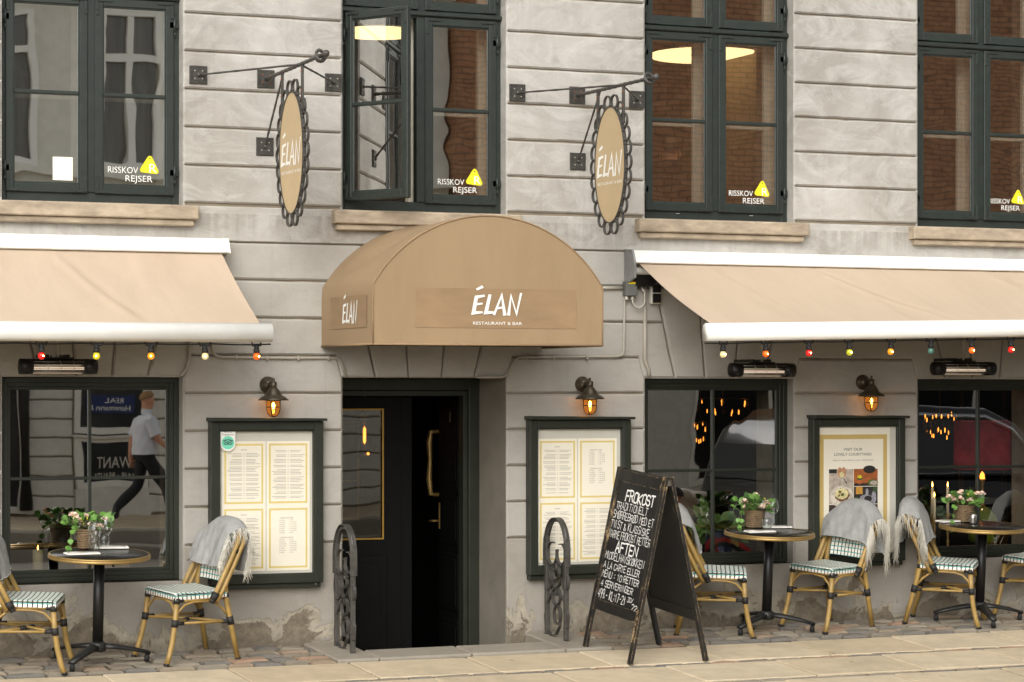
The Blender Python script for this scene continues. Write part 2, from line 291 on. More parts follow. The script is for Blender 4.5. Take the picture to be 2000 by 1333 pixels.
# ------------------------------------------------------------------ mesh builder
class MB:
    def __init__(s): s.v = []; s.f = []; s.mi = []; s.sm = []; s.mats = []; s.k = 0
    def use(s, m):
        m = M[m] if isinstance(m, str) else m
        if m not in s.mats: s.mats.append(m)
        s.k = s.mats.index(m); return s
    def add(s, vs, fs, smooth=False):
        b = len(s.v); s.v += [Vector(q) for q in vs]
        for q in fs: s.f.append([b + i for i in q]); s.mi.append(s.k); s.sm.append(smooth)
        return s
    def box(s, x0, x1, y0, y1, z0, z1, c=0):
        if x0 > x1: x0, x1 = x1, x0
        if y0 > y1: y0, y1 = y1, y0
        if z0 > z1: z0, z1 = z1, z0
        if not c:
            vs = [(x, y, z) for z in (z0, z1) for y in (y0, y1) for x in (x0, x1)]
            return s.add(vs, [(0, 2, 3, 1), (4, 5, 7, 6), (0, 1, 5, 4), (2, 6, 7, 3), (0, 4, 6, 2), (1, 3, 7, 5)])
        c = min(c, (x1 - x0) * .45, (y1 - y0) * .45, (z1 - z0) * .45)
        X, Y, Z = (x0, x1), (y0, y1), (z0, z1); vs = []; ix = {}
        for i in (0, 1):
            for j in (0, 1):
                for k in (0, 1):
                    sx, sy, sz = (1 - 2 * i) * c, (1 - 2 * j) * c, (1 - 2 * k) * c
                    for a, q in enumerate(((X[i], Y[j] + sy, Z[k] + sz), (X[i] + sx, Y[j], Z[k] + sz), (X[i] + sx, Y[j] + sy, Z[k]))):
                        ix[i, j, k, a] = len(vs); vs.append(q)
        fs = []
        for i in (0, 1): fs.append([ix[i, j, k, 0] for j, k in ((0, 0), (0, 1), (1, 1), (1, 0))][::(1 if i == 0 else -1)])
        for j in (0, 1): fs.append([ix[i, j, k, 1] for i, k in ((0, 0), (1, 0), (1, 1), (0, 1))][::(1 if j == 0 else -1)])
        for k in (0, 1): fs.append([ix[i, j, k, 2] for i, j in ((0, 0), (0, 1), (1, 1), (1, 0))][::(1 if k == 0 else -1)])
        for j in (0, 1):
            for k in (0, 1): fs.append([ix[0, j, k, 1], ix[1, j, k, 1], ix[1, j, k, 2], ix[0, j, k, 2]])
        for i in (0, 1):
            for k in (0, 1): fs.append([ix[i, 0, k, 0], ix[i, 1, k, 0], ix[i, 1, k, 2], ix[i, 0, k, 2]])
        for i in (0, 1):
            for j in (0, 1): fs.append([ix[i, j, 0, 0], ix[i, j, 1, 0], ix[i, j, 1, 1], ix[i, j, 0, 1]])
        for i in (0, 1):
            for j in (0, 1):
                for k in (0, 1): fs.append([ix[i, j, k, 0], ix[i, j, k, 1], ix[i, j, k, 2]])
        return s.add(vs, fs)
    def prism(s, poly, yf, yb, c=0, back=False):             # poly: counter-clockwise (x, z) seen from the street
        n = len(poly); rings = []
        if c:
            ins = []
            for i in range(n):
                a, b, d = Vector(poly[i - 1]), Vector(poly[i]), Vector(poly[(i + 1) % n])
                e1 = (b - a).normalized(); e2 = (d - b).normalized()
                n1 = Vector((-e1.y, e1.x)); n2 = Vector((-e2.y, e2.x)); m = n1 + n2
                m = m / max(.25, (1 + n1.dot(n2))); ins.append(b + m * c)
            rings.append([(q.x, yf, q.y) for q in ins]); rings.append([(q[0], yf + c, q[1]) for q in poly])
        else: rings.append([(q[0], yf, q[1]) for q in poly])
        rings.append([(q[0], yb, q[1]) for q in poly])
        vs = [q for r in rings for q in r]; fs = [list(range(n))]
        for r in range(len(rings) - 1):
            for i in range(n):
                j = (i + 1) % n; fs.append([r * n + i, (r + 1) * n + i, (r + 1) * n + j, r * n + j])
        if back: fs.append([(len(rings) - 1) * n + i for i in range(n)][::-1])
        return s.add(vs, fs)
    def sweep(s, pts, sec, up=None, closed=False, smooth=True, caps=True, scale=None):
        pts = [Vector(q) for q in pts]; n = len(pts); m = len(sec); vs = []; prev = None
        for i in range(n):
            a = pts[i - 1] if (i or closed) else pts[0]; b = pts[(i + 1) % n] if (i < n - 1 or closed) else pts[-1]
            t = (b - a).normalized()
            if up is not None:
                u = Vector(up); u = (u - t * u.dot(t)).normalized()
            else:
                if prev is None:
                    u = Vector((0, 0, 1)) if abs(t.z) < .9 else Vector((1, 0, 0))
                else: u = prev
                u = (u - t * u.dot(t)).normalized(); prev = u
            w_ = t.cross(u); k = scale[i] if scale else 1
            vs += [pts[i] + w_ * (q[0] * k) + u * (q[1] * k) for q in sec]
        fs = []
        for i in range(n if closed else n - 1):
            for j in range(m):
                a, b = i * m + j, i * m + (j + 1) % m; i2 = (i + 1) % n
                fs.append([a, b, i2 * m + (j + 1) % m, i2 * m + j])
        if caps and not closed: fs.append(list(range(m))[::-1]); fs.append([(n - 1) * m + j for j in range(m)])
        return s.add(vs, fs, smooth)
    def tube(s, pts, r, n=8, closed=False, caps=True, scale=None):
        return s.sweep(pts, [(r * math.cos(2 * math.pi * j / n), r * math.sin(2 * math.pi * j / n)) for j in range(n)], None, closed, True, caps, scale)
    def bar(s, pts, wd, th, up, closed=False):
        return s.sweep(pts, [(-wd / 2, -th / 2), (wd / 2, -th / 2), (wd / 2, th / 2), (-wd / 2, th / 2)], up, closed, False)
    def lathe(s, prof, n=20, c=(0, 0, 0), mtx=None, smooth=True, caps=True):
        vs = []; c = Vector(c)
        for r, z in prof:
            for j in range(n):
                a = 2 * math.pi * j / n; q = Vector((r * math.cos(a), r * math.sin(a), z))
                vs.append(c + (mtx @ q if mtx else q))
        fs = []
        for i in range(len(prof) - 1):
            for j in range(n): fs.append([i * n + j, i * n + (j + 1) % n, (i + 1) * n + (j + 1) % n, (i + 1) * n + j])
        if caps and prof[0][0] > 1e-6: fs.append(list(range(n))[::-1])
        if caps and prof[-1][0] > 1e-6: fs.append([(len(prof) - 1) * n + j for j in range(n)])
        return s.add(vs, fs, smooth)
    def ball(s, c, r, n=10, sq=(1, 1, 1)):
        prof = [(max(1e-5, r * math.sin(math.pi * i / (n // 2 + 1))), -r * math.cos(math.pi * i / (n // 2 + 1))) for i in range(n // 2 + 2)]
        b = len(s.v); s.lathe(prof, n, (0, 0, 0))
        for i in range(b, len(s.v)): q = s.v[i]; s.v[i] = Vector((q.x * sq[0] + c[0], q.y * sq[1] + c[1], q.z * sq[2] + c[2]))
        return s
    def grid(s, fn, nu, nv, smooth=True):
        vs = [fn(i / nu, j / nv) for i in range(nu + 1) for j in range(nv + 1)]
        return s.add(vs, [[i * (nv + 1) + j, (i + 1) * (nv + 1) + j, (i + 1) * (nv + 1) + j + 1, i * (nv + 1) + j + 1] for i in range(nu) for j in range(nv)], smooth)
    def flat(s, pts2, O, u, v):                              # polygon in a plane
        O, u, v = Vector(O), Vector(u), Vector(v)
        return s.add([O + u * q[0] + v * q[1] for q in pts2], [list(range(len(pts2)))])
    def xf(s, mtx, start=0):
        for i in range(start, len(s.v)): s.v[i] = mtx @ s.v[i]
        return s
    def mesh(s, name, off=(0, 0, 0)):
        me = bpy.data.meshes.new(name); o = Vector(off)
        me.from_pydata([tuple(q - o) for q in s.v], [], s.f)
        for m in s.mats: me.materials.append(m)
        me.polygons.foreach_set('material_index', s.mi); me.polygons.foreach_set('use_smooth', s.sm); me.update(); return me
    def build(s, name, parent=None, off=(0, 0, 0), label=None, kind=None):
        o = bpy.data.objects.new(name, s.mesh(name, off)); COL.objects.link(o)
        if parent: o.parent = parent
        if label: o['label'] = label
        if kind: o['kind'] = kind
        return o
def mb(m): return MB().use(m)
def place(name, me, loc, parent=None, rot=None, label=None):
    o = bpy.data.objects.new(name, me); COL.objects.link(o); o.location = loc
    if rot: o.rotation_euler = rot
    if parent: o.parent = parent
    if label: o['label'] = label
    return o
def tag(o, label, cat, group=None):
    o['label'] = label; o['category'] = cat
    if group: o['group'] = group
    return o
def thing(name, label, cat, loc=(0, 0, 0), group=None, rot=None):
    o = bpy.data.objects.new(name, None); COL.objects.link(o); o.location = loc; o.empty_display_size = .1
    if rot: o.rotation_euler = rot
    return tag(o, label, cat, group)
def copy_tree(o, loc=None, rot=None, label=None, parent=None):
    c = o.copy(); COL.objects.link(c)
    if parent: c.parent = parent
    if loc is not None: c.location = loc
    if rot is not None: c.rotation_euler = rot
    if label: c['label'] = label
    for ch in list(o.children): copy_tree(ch, parent=c)
    return c

# ------------------------------------------------------------------ lettering
TXT = {}
def ttext(t):
    if t in TXT: return TXT[t]
    cu = bpy.data.curves.new('t', 'FONT'); cu.body = t; cu.size = 1; cu.resolution_u = 3
    ob = bpy.data.objects.new('t', cu); COL.objects.link(ob)
    bpy.context.view_layer.update()
    me = bpy.data.meshes.new_from_object(ob.evaluated_get(bpy.context.evaluated_depsgraph_get()))
    vs = [(q.co.x, q.co.y) for q in me.vertices]; fs = [list(p.vertices) for p in me.polygons]
    bpy.data.objects.remove(ob); bpy.data.curves.remove(cu); bpy.data.meshes.remove(me)
    TXT[t] = (vs, fs); return TXT[t]
def put_text(b, t, O, u, v, wd=None, h=None, slant=0):       # centred on O, cap height h, width wd
    vs, fs = ttext(t); O, u, v = Vector(O), Vector(u), Vector(v)
    x0 = min(q[0] for q in vs); x1 = max(q[0] for q in vs); y0, y1 = 0, .7
    sy = h / .7; sx = wd / (x1 - x0) if wd else sy
    b.add([O + u * ((q[0] - (x0 + x1) / 2) * sx + slant * q[1] * sy) + v * ((q[1] - .35) * sy) for q in vs], fs); return b
GL = {'A': '00 26 40|12 32', 'B': '00 06 36 45 44 33 03|33 42 41 30 00', 'C': '45 36 16 05 01 10 30 41', 'D': '00 06 26 45 41 20 00', 'E': '46 06 00 40|03 33', 'F': '00 06 46|03 33',
      'G': '45 36 16 05 01 10 30 41 43 23', 'H': '00 06|40 46|03 43', 'I': '20 24|25 26', 'K': '00 06|46 03 40', 'L': '06 00 40', 'M': '00 06 23 46 40', 'N': '00 06 40 46', 'O': '10 01 05 16 36 45 41 30 10',
      'R': '00 06 36 45 44 33 03|23 40', 'S': '45 36 16 05 04 13 33 42 41 30 10 01', 'T': '06 46|26 20', 'U': '06 01 10 30 41 46', 'V': '06 20 46', 'Ø': '10 01 05 16 36 45 41 30 10|00 46', '&': '40 05 16 25 01 10 20 42',
      '0': '10 01 05 16 36 45 41 30 10', '1': '14 26 20', '2': '05 16 36 45 44 00 40', '3': '06 46 23 33 42 41 30 10 01', '4': '30 36 02 42', '7': '06 46 10', '9': '43 23 04 05 16 36 45 43 30', ',': '21 10', '-': '13 33', ':': '24 25|21 22', '/': '00 46', ' ': ''}
def ribbon(b, pts, wd, O, u, v, lift):
    n = Vector(u).cross(Vector(v)).normalized(); O = Vector(O) + n * lift; u, v = Vector(u), Vector(v)
    P = [Vector(q) for q in pts]; L = []; Rr = []
    for i in range(len(P)):
        d0 = (P[i] - P[i - 1]).normalized() if i else None; d1 = (P[i + 1] - P[i]).normalized() if i < len(P) - 1 else None
        d0 = d0 or d1; d1 = d1 or d0; t = (d0 + d1)
        t = t.normalized() if t.length > .3 else d1
        nn = Vector((-t.y, t.x)); k = 1 / max(.55, abs(nn.dot(Vector((-d0.y, d0.x))))); ww = wd[i] if isinstance(wd, list) else wd
        e = Vector((0, 0))
        if i == 0: e = -d1 * ww * .4
        if i == len(P) - 1: e = d0 * ww * .4
        L.append(P[i] + e + nn * ww * k / 2); Rr.append(P[i] + e - nn * ww * k / 2)
    vs = [O + u * q.x + v * q.y for q in L + Rr]; m = len(P)
    b.add(vs, [[i, m + i, m + i + 1, i + 1] for i in range(m - 1)])
def hand_line(b, t, x, y, h, wl, sw, O, u, v, rnd, gap=.45, words=None):  # chalk lettering, left edge x, baseline y
    k = 0
    n = sum((.55 if c in ' I,:' else 1) for c in t); cw = wl / (n + (n - 1) * gap * .6)
    for c in t:
        if c == ' ' and words is not None: b = MB().use('chalk'); words.append(b)
        adv = cw * (.55 if c in ' I,:' else 1); g = GL.get(c, '')
        jy = rnd.uniform(-.05, .05) * h; js = rnd.uniform(.92, 1.08); sl = rnd.uniform(-.04, .1)
        for st in g.split('|'):
            q = [(int(a[0]) / 4, int(a[1]) / 6) for a in st.split()]
            if len(q) > 1:
                k += 1
                gx = .28 if c == 'I' else 0
                ribbon(b, [(x + (a - gx) * adv * (1 if c != 'I' else .8) + sl * bq * h + rnd.uniform(-.02, .02) * h, y + jy + bq * h * js + rnd.uniform(-.02, .02) * h) for a, bq in q], sw, O, u, v, .0008 + .00025 * (k % 6))
        x += adv + cw * gap * .6
ELAN = [  # brush strokes of the restaurant's name: points and widths
    ([(.16, 1.16), (.34, 1.26)], [.10, .13]),
    ([(.42, .86), (.12, .80), (.00, .06), (.34, .10)], [.10, .14, .15, .08]), ([(.06, .46), (.34, .50)], [.12, .08]),
    ([(.66, .88), (.50, .08), (.82, .10)], [.12, .15, .09]),
    ([(.84, .02), (1.14, .90), (1.26, .02)], [.10, .15, .14]), ([(.98, .30), (1.20, .34)], [.10, .08]),
    ([(1.42, .02), (1.52, .88), (1.74, .04), (1.92, .98)], [.13, .14, .14, .09])]
def elan(b, O, u, v, h):
    for i, (p, wd) in enumerate(ELAN):
        ribbon(b, [((x - .96) * h, (y - .5) * h) for x, y in p], [q * h for q in wd], O, u, v, .0010 + .0003 * i)

# ------------------------------------------------------------------ ground: pavement of setts and slabs, road, far pavement
rnd = random.Random(3)
def gz(x, y): return ground(x, -y)
bed = mb('bed')
PITX0, PITX1, PITP = -1.30, .10, .40
for xa, xb, p0, p1 in ((-30, -1.45, 0, .6), (.28, 30, 0, .6), (-30, 30, .6, 3.2)):
    bed.add([(x, -p, ground(x, p) - .014) for p in (p0, p1) for x in (xa, xb)], [(1, 0, 2, 3)])
pave = bed.build('pavement'); pave['kind'] = 'structure'
SILLX0, SILLX1, SILLP = -1.60, .46, .74
def sett_mesh(k, wx, wy):
    r = random.Random(k); b = mb('sett'); z = []
    c = .016; p = []
    for (i, j) in ((0, 0), (1, 0), (1, 1), (0, 1)): p.append(((i - .5) * wx + r.uniform(-.008, .008), (j - .5) * wy + r.uniform(-.006, .006)))
    ring0 = [(q[0], q[1], -.06) for q in p]; ring1 = [(q[0], q[1], -.010 + r.uniform(-.003, .003)) for q in p]
    ring2 = [(q[0] * (1 - 2.4 * c / wx), q[1] * (1 - 2.4 * c / wy), r.uniform(-.001, .006)) for q in p]
    cz = r.uniform(.004, .009)
    b.add(ring0 + ring1 + ring2 + [(0, 0, cz)], [(i, (i + 1) % 4, 4 + (i + 1) % 4, 4 + i) for i in range(4)] + [(4 + i, 4 + (i + 1) % 4, 8 + (i + 1) % 4, 8 + i) for i in range(4)] + [(8 + i, 8 + (i + 1) % 4, 12) for i in range(4)])
    return b.mesh('sett')
SM = [[sett_mesh(k * 10 + i, .172 + .022 * i, .132) for k in range(4)] for i in range(5)]
SMS = [[sett_mesh(100 + k * 10 + i, .16 + .03 * i, .078) for k in range(3)] for i in range(4)]
tiltx = math.atan(SL)
ns = 0
for row in range(5):
    x = -4.35 + rnd.uniform(0, .15); p = .085 + row * .145; wsc = 1.0
    while x < 5.3:
        i = rnd.randrange(5); wx = .172 + .022 * i; xc = x + wx / 2; x += wx + .012
        fx = 1.0; L0, L1 = xc - wx / 2, xc + wx / 2
        if p < SILLP + .05:
            if L0 < SILLX0 < L1: fx = (SILLX0 - .006 - L0) / wx; xc = L0 + fx * wx / 2
            elif L0 < SILLX1 < L1: fx = (L1 - SILLX1 - .006) / wx; xc = L1 - fx * wx / 2
            elif SILLX0 <= L0 and L1 <= SILLX1: continue
            if fx < .12: continue
        px_right = WX(2040, p); px_left = WX(-60, p)
        if xc - wx > px_right or xc + wx < px_left: continue
        if ns >= 288: continue
        o = place('sett', rnd.choice(SM[i]), (xc, -p, ground(xc, p) + rnd.uniform(-.004, .004)), pave, (tiltx + rnd.uniform(-.025, .025), rnd.uniform(-.03, .03), rnd.choice((0, math.pi)) + rnd.uniform(-.03, .03))); o.scale.x = fx; ns += 1
for p in (1.445, 2.15):
    x = WX(-60, p) - .1
    while x < WX(2040, p):
        i = rnd.randrange(4); wx = .16 + .03 * i; xc = x + wx / 2; x += wx + .012
        if (p < 2 and xc > -2.4 or p > 2 and xc > .5) and ns < 299:
            place('sett', rnd.choice(SMS[i]), (xc, -p, ground(xc, p) - .006 + rnd.uniform(-.003, .003)), pave, (tiltx, rnd.uniform(-.03, .03), rnd.uniform(-.03, .03))); ns += 1
print('setts', ns)
SLB = []
for k in range(5):
    r = random.Random(50 + k); b = mb('slab'); b.box(-.421, .421, -.298, .298, -.06, 0, .006); SLB.append(b.mesh('paving_slab'))
for row, pc in enumerate((1.10, 1.795, 2.50)):
    for i in range(-4, 8):
        xc = -2.40 + .425 + i * .85 + (0, .34, .02)[row] + rnd.uniform(-.006, .006)
        if xc > 6: continue
        place('paving_slab', SLB[(i * 3 + row) % 5], (xc, -pc, ground(xc, pc) + rnd.uniform(-.002, .002)), pave, (tiltx, rnd.uniform(-.003, .003), rnd.uniform(-.004, .004)))
kb = mb('slab')
for i in range(14): kb.box(-8 + i * 1.2, -8 + i * 1.2 + 1.19, -3.2, -2.84, -.5, ground(0, 3.0) + .004, .01)
kb.build('kerb')['kind'] = 'structure'
rd = mb('asphalt'); rd.add([(-60, -15.6, -.37), (60, -15.6, -.37), (60, -3.2, -.37), (-60, -3.2, -.37)], [(0, 1, 2, 3)])
o = rd.build('road'); o['kind'] = 'structure'
for nm, y0, y1, z in (('far_pavement', -60, -19.05, 0.0), ('far_pavement', -19.0, -17.95, -.006), ('far_pavement', -17.9, -16.5, -.012), ('far_kerb', -16.46, -16.05, -.02), ('far_gutter', -16.0, -15.5, -.20)):
    fp = mb('sill2' if nm != 'far_pavement' else 'slab'); fp.box(-60, 60, y0, y1, -.6, z, .015); fp.build(nm)['kind'] = 'structure'
und = mb('bed'); und.add([(-80, -70, -.62), (80, -70, -.62), (80, 40, -.62), (-80, 40, -.62)], [(0, 1, 2, 3)]); und.build('terrain')['kind'] = 'structure'

# door threshold stones round the sunken step
th = thing('door_threshold', 'worn granite threshold stones framing the sunken step in front of the door', 'threshold', (-.6, -.4, 0))
off = (-.6, -.4, 0)
def stone(x0, x1, p0, p1, nm='threshold_stone'):
    b = mb('sill2'); b.box(x0, x1, -p1, -p0, -.6, 0, .012)
    for q in b.v:
        if q.z > -.2: q.z += ground(q.x, -q.y) + .010
    return b.build(nm, th, off)
stone(SILLX0, PITX0, .003, SILLP); stone(PITX1, SILLX1, .003, SILLP)
stone(PITX0 + .004, -.62, PITP, SILLP); stone(-.612, PITX1 - .004, PITP, SILLP)
b = mb('sill2'); b.box(PITX0 + .004, PITX1 - .004, -PITP + .004, .10, -.62, -.30, .01); b.build('step', th, off)

# ------------------------------------------------------------------ the restaurant building
bld = thing('restaurant_building', 'grey plastered town house with grooved courses, dark green windows and an open doorway', 'building')
OW = 1.265
XL = [-3.73, -1.305, 1.075, 3.435]                 # left edges of the four bays
LT, LB, UB, UT = 1.87, .465, 3.05, 5.45            # lower window head and foot, upper window foot and head
XA, XB = -7.0, 8.5
Zk = [.705 + .2625 * k for k in range(20)]
# thick wall behind the courses, with the openings left free
wall = mb('groove')
edges = [XA] + [q for x in XL for q in (x, x + OW)] + [XB]
YB = .60
for i in range(len(edges) - 1):
    x0, x1 = edges[i], edges[i + 1]
    if i % 2 == 0: wall.box(x0, x1, .022, YB, -.5, 6.0)
    else:
        lo = LB if i != 3 else -.55
        wall.box(x0, x1, .022, YB, -.5, lo); wall.box(x0, x1, .022, YB, LT, UB); wall.box(x0, x1, .022, YB, UT, 6.0)
wall.build('wall', bld)
# smooth reveals of the openings
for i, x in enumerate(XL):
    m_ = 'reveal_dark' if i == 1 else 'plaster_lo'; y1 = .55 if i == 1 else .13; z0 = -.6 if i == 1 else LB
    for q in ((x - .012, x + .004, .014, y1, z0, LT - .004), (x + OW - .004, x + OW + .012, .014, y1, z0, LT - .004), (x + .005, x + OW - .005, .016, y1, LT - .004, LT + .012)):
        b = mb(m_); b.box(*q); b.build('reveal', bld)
for x in XL:
    for xa in (x - .012, x + OW - .003): b = mb('plaster_up'); b.box(xa, xa + .015, .014, .12, UB, UT); b.build('reveal', bld)
# plinth
G_ = .0048
for x0, x1 in ((XA, XL[0]), (XL[0] + OW, XL[1]), (XL[1] + OW, XL[2]), (XL[2] + OW, XL[3]), (XL[3] + OW, XB)):
    pl = mb('plinth'); pl.prism([(x0 + .001, -.5), (x1 - .001, -.5), (x1 - .001, Zk[0] - G_), (x0 + .001, Zk[0] - G_)], 0, .022, .008); pl.build('plinth', bld)
for i in (0, 2, 3): pl = mb('plinth'); pl.box(XL[i] - .012, XL[i] + OW + .012, .0006, .10, -.5, LB); pl.build('plinth', bld)
CF = .012
def rough(poly):
    out = []
    for i in range(len(poly)):
        p, q = Vector(poly[i]), Vector(poly[(i + 1) % len(poly)]); out.append(p); L = (q - p).length; k = int(L / .09)
        if L > .3:
            nn = Vector((-(q - p).y, (q - p).x)).normalized()
            for j in range(1, k): out.append(p + (q - p) * (j / k) + nn * (rnd.uniform(-.0005, .0022) + (.004 if rnd.random() < .06 else 0)))
    return out
def course(poly, m, label=None):
    b = mb(m); poly = rough(poly); b.prism(poly, rnd.uniform(0, .0015), .030, CF); return b.build('plaster_course', bld, label=label)
def rect(x0, x1, z0, z1): return [(x0, z0 + G_), (x1, z0 + G_), (x1, z1 - G_), (x0, z1 - G_)]
piers = [(XA, XL[0])] + [(XL[i] + OW, XL[i + 1]) for i in range(3)] + [(XL[3] + OW, XB)]
def line(i, j, z):                                  # the slanted joints of the flat arch over bay i
    s = (-.235, -.085, .085, .235)[j]
    return XL[i] + OW * (j + 1) / 5 + s * (z - LT)
for k in range(0, 4):
    for x0, x1 in piers: course(rect(x0, x1, Zk[k], Zk[k + 1]), 'plaster_lo')
for n_, (x0, x1) in enumerate(piers):
    z0, z1 = Zk[4] + G_, Zk[5] - G_
    left = [(x0, z1), (x0, z0)] if n_ == 0 else [(x0 + .045, z1), (x0, LT), (x0, z0)]
    right = [(x1, z0), (x1, z1)] if n_ == 4 else [(x1, z0), (x1, LT), (x1 - .045, z1)]
    course(left + right, 'plaster_lo')
    z0, z1 = Zk[5] + G_, Zk[6] - G_
    left = [(x0, z1), (x0, z0)] if n_ == 0 else [(line(n_ - 1, 3, z1) + G_, z1), (line(n_ - 1, 3, LT) + G_, LT + .001), (x0 + G_, LT + .001), (x0 + .045 + G_, z0)]
    right = [(x1, z0), (x1, z1)] if n_ == 4 else [(x1 - .045 - G_, z0), (x1 - G_, LT + .001), (line(n_, 0, LT) - G_, LT + .001), (line(n_, 0, z1) - G_, z1)]
    course(left + right, 'plaster_lo', 'course stepping into the flat arch')
    z0, z1 = Zk[6] + G_, Zk[7] - G_
    left = [(x0, z1), (x0, z0)] if n_ == 0 else [(line(n_ - 1, 3, z1) + G_, z1), (line(n_ - 1, 3, z0) + G_, z0)]
    right = [(x1, z0), (x1, z1)] if n_ == 4 else [(line(n_, 0, z0) - G_, z0), (line(n_, 0, z1) - G_, z1)]
    course(left + right, 'plaster_lo')
for i in range(4):
    for j in range(3):
        b = mb('plaster_lo'); z0, z1 = LT + .001, Zk[7] - G_
        b.prism([(line(i, j, z0) + G_, z0), (line(i, j + 1, z0) - G_, z0), (line(i, j + 1, z1) - G_, z1), (line(i, j, z1) + G_, z1)], rnd.uniform(0, .0015), .03, CF); b.build('voussoir', bld)
course(rect(XA, XB, Zk[7], Zk[8]), 'plaster_lo')
b = mb('plaster_up'); b.prism(rect(XA, XB, Zk[8], Zk[9] - .012), 0, .03, .006); b.build('string_band', bld, label='smooth weathered band under the upper windows')
for k in range(9, 19):
    for x0, x1 in piers:
        z1 = Zk[k + 1]
        course(rect(x0, x1, Zk[k], z1), 'plaster_up')
for x in XL:
    course(rect(x - .001, x + OW + .001, UT + .02, Zk[19]), 'plaster_up')
# rooms behind the panes
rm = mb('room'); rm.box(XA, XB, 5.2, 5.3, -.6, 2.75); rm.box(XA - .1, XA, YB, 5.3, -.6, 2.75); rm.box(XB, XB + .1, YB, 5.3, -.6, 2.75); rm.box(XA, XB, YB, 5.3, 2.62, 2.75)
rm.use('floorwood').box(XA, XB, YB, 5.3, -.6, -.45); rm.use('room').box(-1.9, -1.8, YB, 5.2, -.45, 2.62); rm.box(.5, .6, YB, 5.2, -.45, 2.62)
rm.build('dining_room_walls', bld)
rm = mb('roomtan'); rm.box(XA - .1, XA, YB, 5.3, 2.76, 6); rm.box(XB, XB + .1, YB, 5.3, 2.76, 6)
rm.use('ceil').box(XA, XB, YB, 5.3, 5.9, 6.0); rm.use('floorwood').box(XA, XB, YB, 5.3, 2.751, 2.85)
rm.use('roomtan').box(-2.3, -2.2, YB, 5.2, 2.85, 5.9); rm.box(2.6, 2.7, YB, 5.2, 2.85, 5.9)
rm.build('office_walls', bld)
b = mb('plaster_up'); b.box(XA, XB, .1, 5.6, 6.0, 6.2); b.box(XA, XB, 5.31, 5.6, -.5, 6.0); b.build('roof', bld)

# ---- windows
def ring(b, x0, x1, z0, z1, wd, y0, y1, c=.004, bot=None, top=None):
    bo = bot if bot else wd; to = top if top else wd
    b.box(x0, x0 + wd, y0, y1, z0, z1, c); b.box(x1 - wd, x1, y0, y1, z0, z1, c)
    b.box(x0 + wd - .001, x1 - wd + .001, y0 + .0012, y1 - .0012, z0, z0 + bo, c); b.box(x0 + wd - .001, x1 - wd + .001, y0 + .0012, y1 - .0012, z1 - to, z1, c)
hinge_b = mb('green'); hinge_b.tube([(0, 0, -.05), (0, 0, .05)], .009, 8); hinge_b.box(-.034, .030, .004, .009, -.022, .022, .002); hinge_b.tube([(0, -.004, -.085), (0, -.004, -.05)], .006, 6)
HINGE = hinge_b.mesh('hinge')
cp = mb('green'); cp.box(0, .115, -.006, .003, 0, .022, .002); cp.box(0, .022, -.0061, .0029, .0221, .115, .002)
for q in ((.08, .01), (.01, .08), (.012, .012)): cp.ball((q[0], -.006, q[1]), .0055, 6)
PLATE = cp.mesh('corner_plate')
TRZ = 4.485
def sticker(x0, x1, zc, y, parent, mtx=None):
    b = mb('white'); u, v = (1, 0, 0), (0, 0, 1); sc = (x1 - x0)
    put_text(b, 'RISSKOV', (x0 + sc * .30, y, zc + sc * .02), u, v, sc * .60, sc * .12); put_text(b, 'REJSER', (x0 + sc * .62, y, zc - sc * .14), u, v, sc * .54, sc * .12)
    put_text(b, 'R', (x0 + sc * .90, y - .0012, zc + sc * .07), u, v, sc * .15, sc * .17)
    b.use('yellow'); cx, cz, s_ = x0 + sc * .83, zc + sc * .12, sc * .19; pts = []
    for ax, az in ((-1.0, -.62), (.95, -.80), (.05, 1.0)):
        dx, dz = ax, az; ang = math.atan2(dz, dx)
        for t in (-1.0, -.5, 0, .5, 1.0): pts.append((cx + s_ * (dx * .72 + .28 * math.cos(ang + t)), cz + s_ * (dz * .72 + .28 * math.sin(ang + t))))
    b.add([(q[0], y, q[1]) for q in pts], [list(range(len(pts)))])
    b.use('inkbk'); b.add([(cx + s_ * (.03 + .07 * math.cos(t)), y - .0008, cz + s_ * (.72 + .07 * math.sin(t))) for t in [k * .785 for k in range(8)]], [list(range(8))])
    if mtx: b.xf(mtx)
    return b.build('window_sticker', parent, label='white and yellow travel agency lettering')
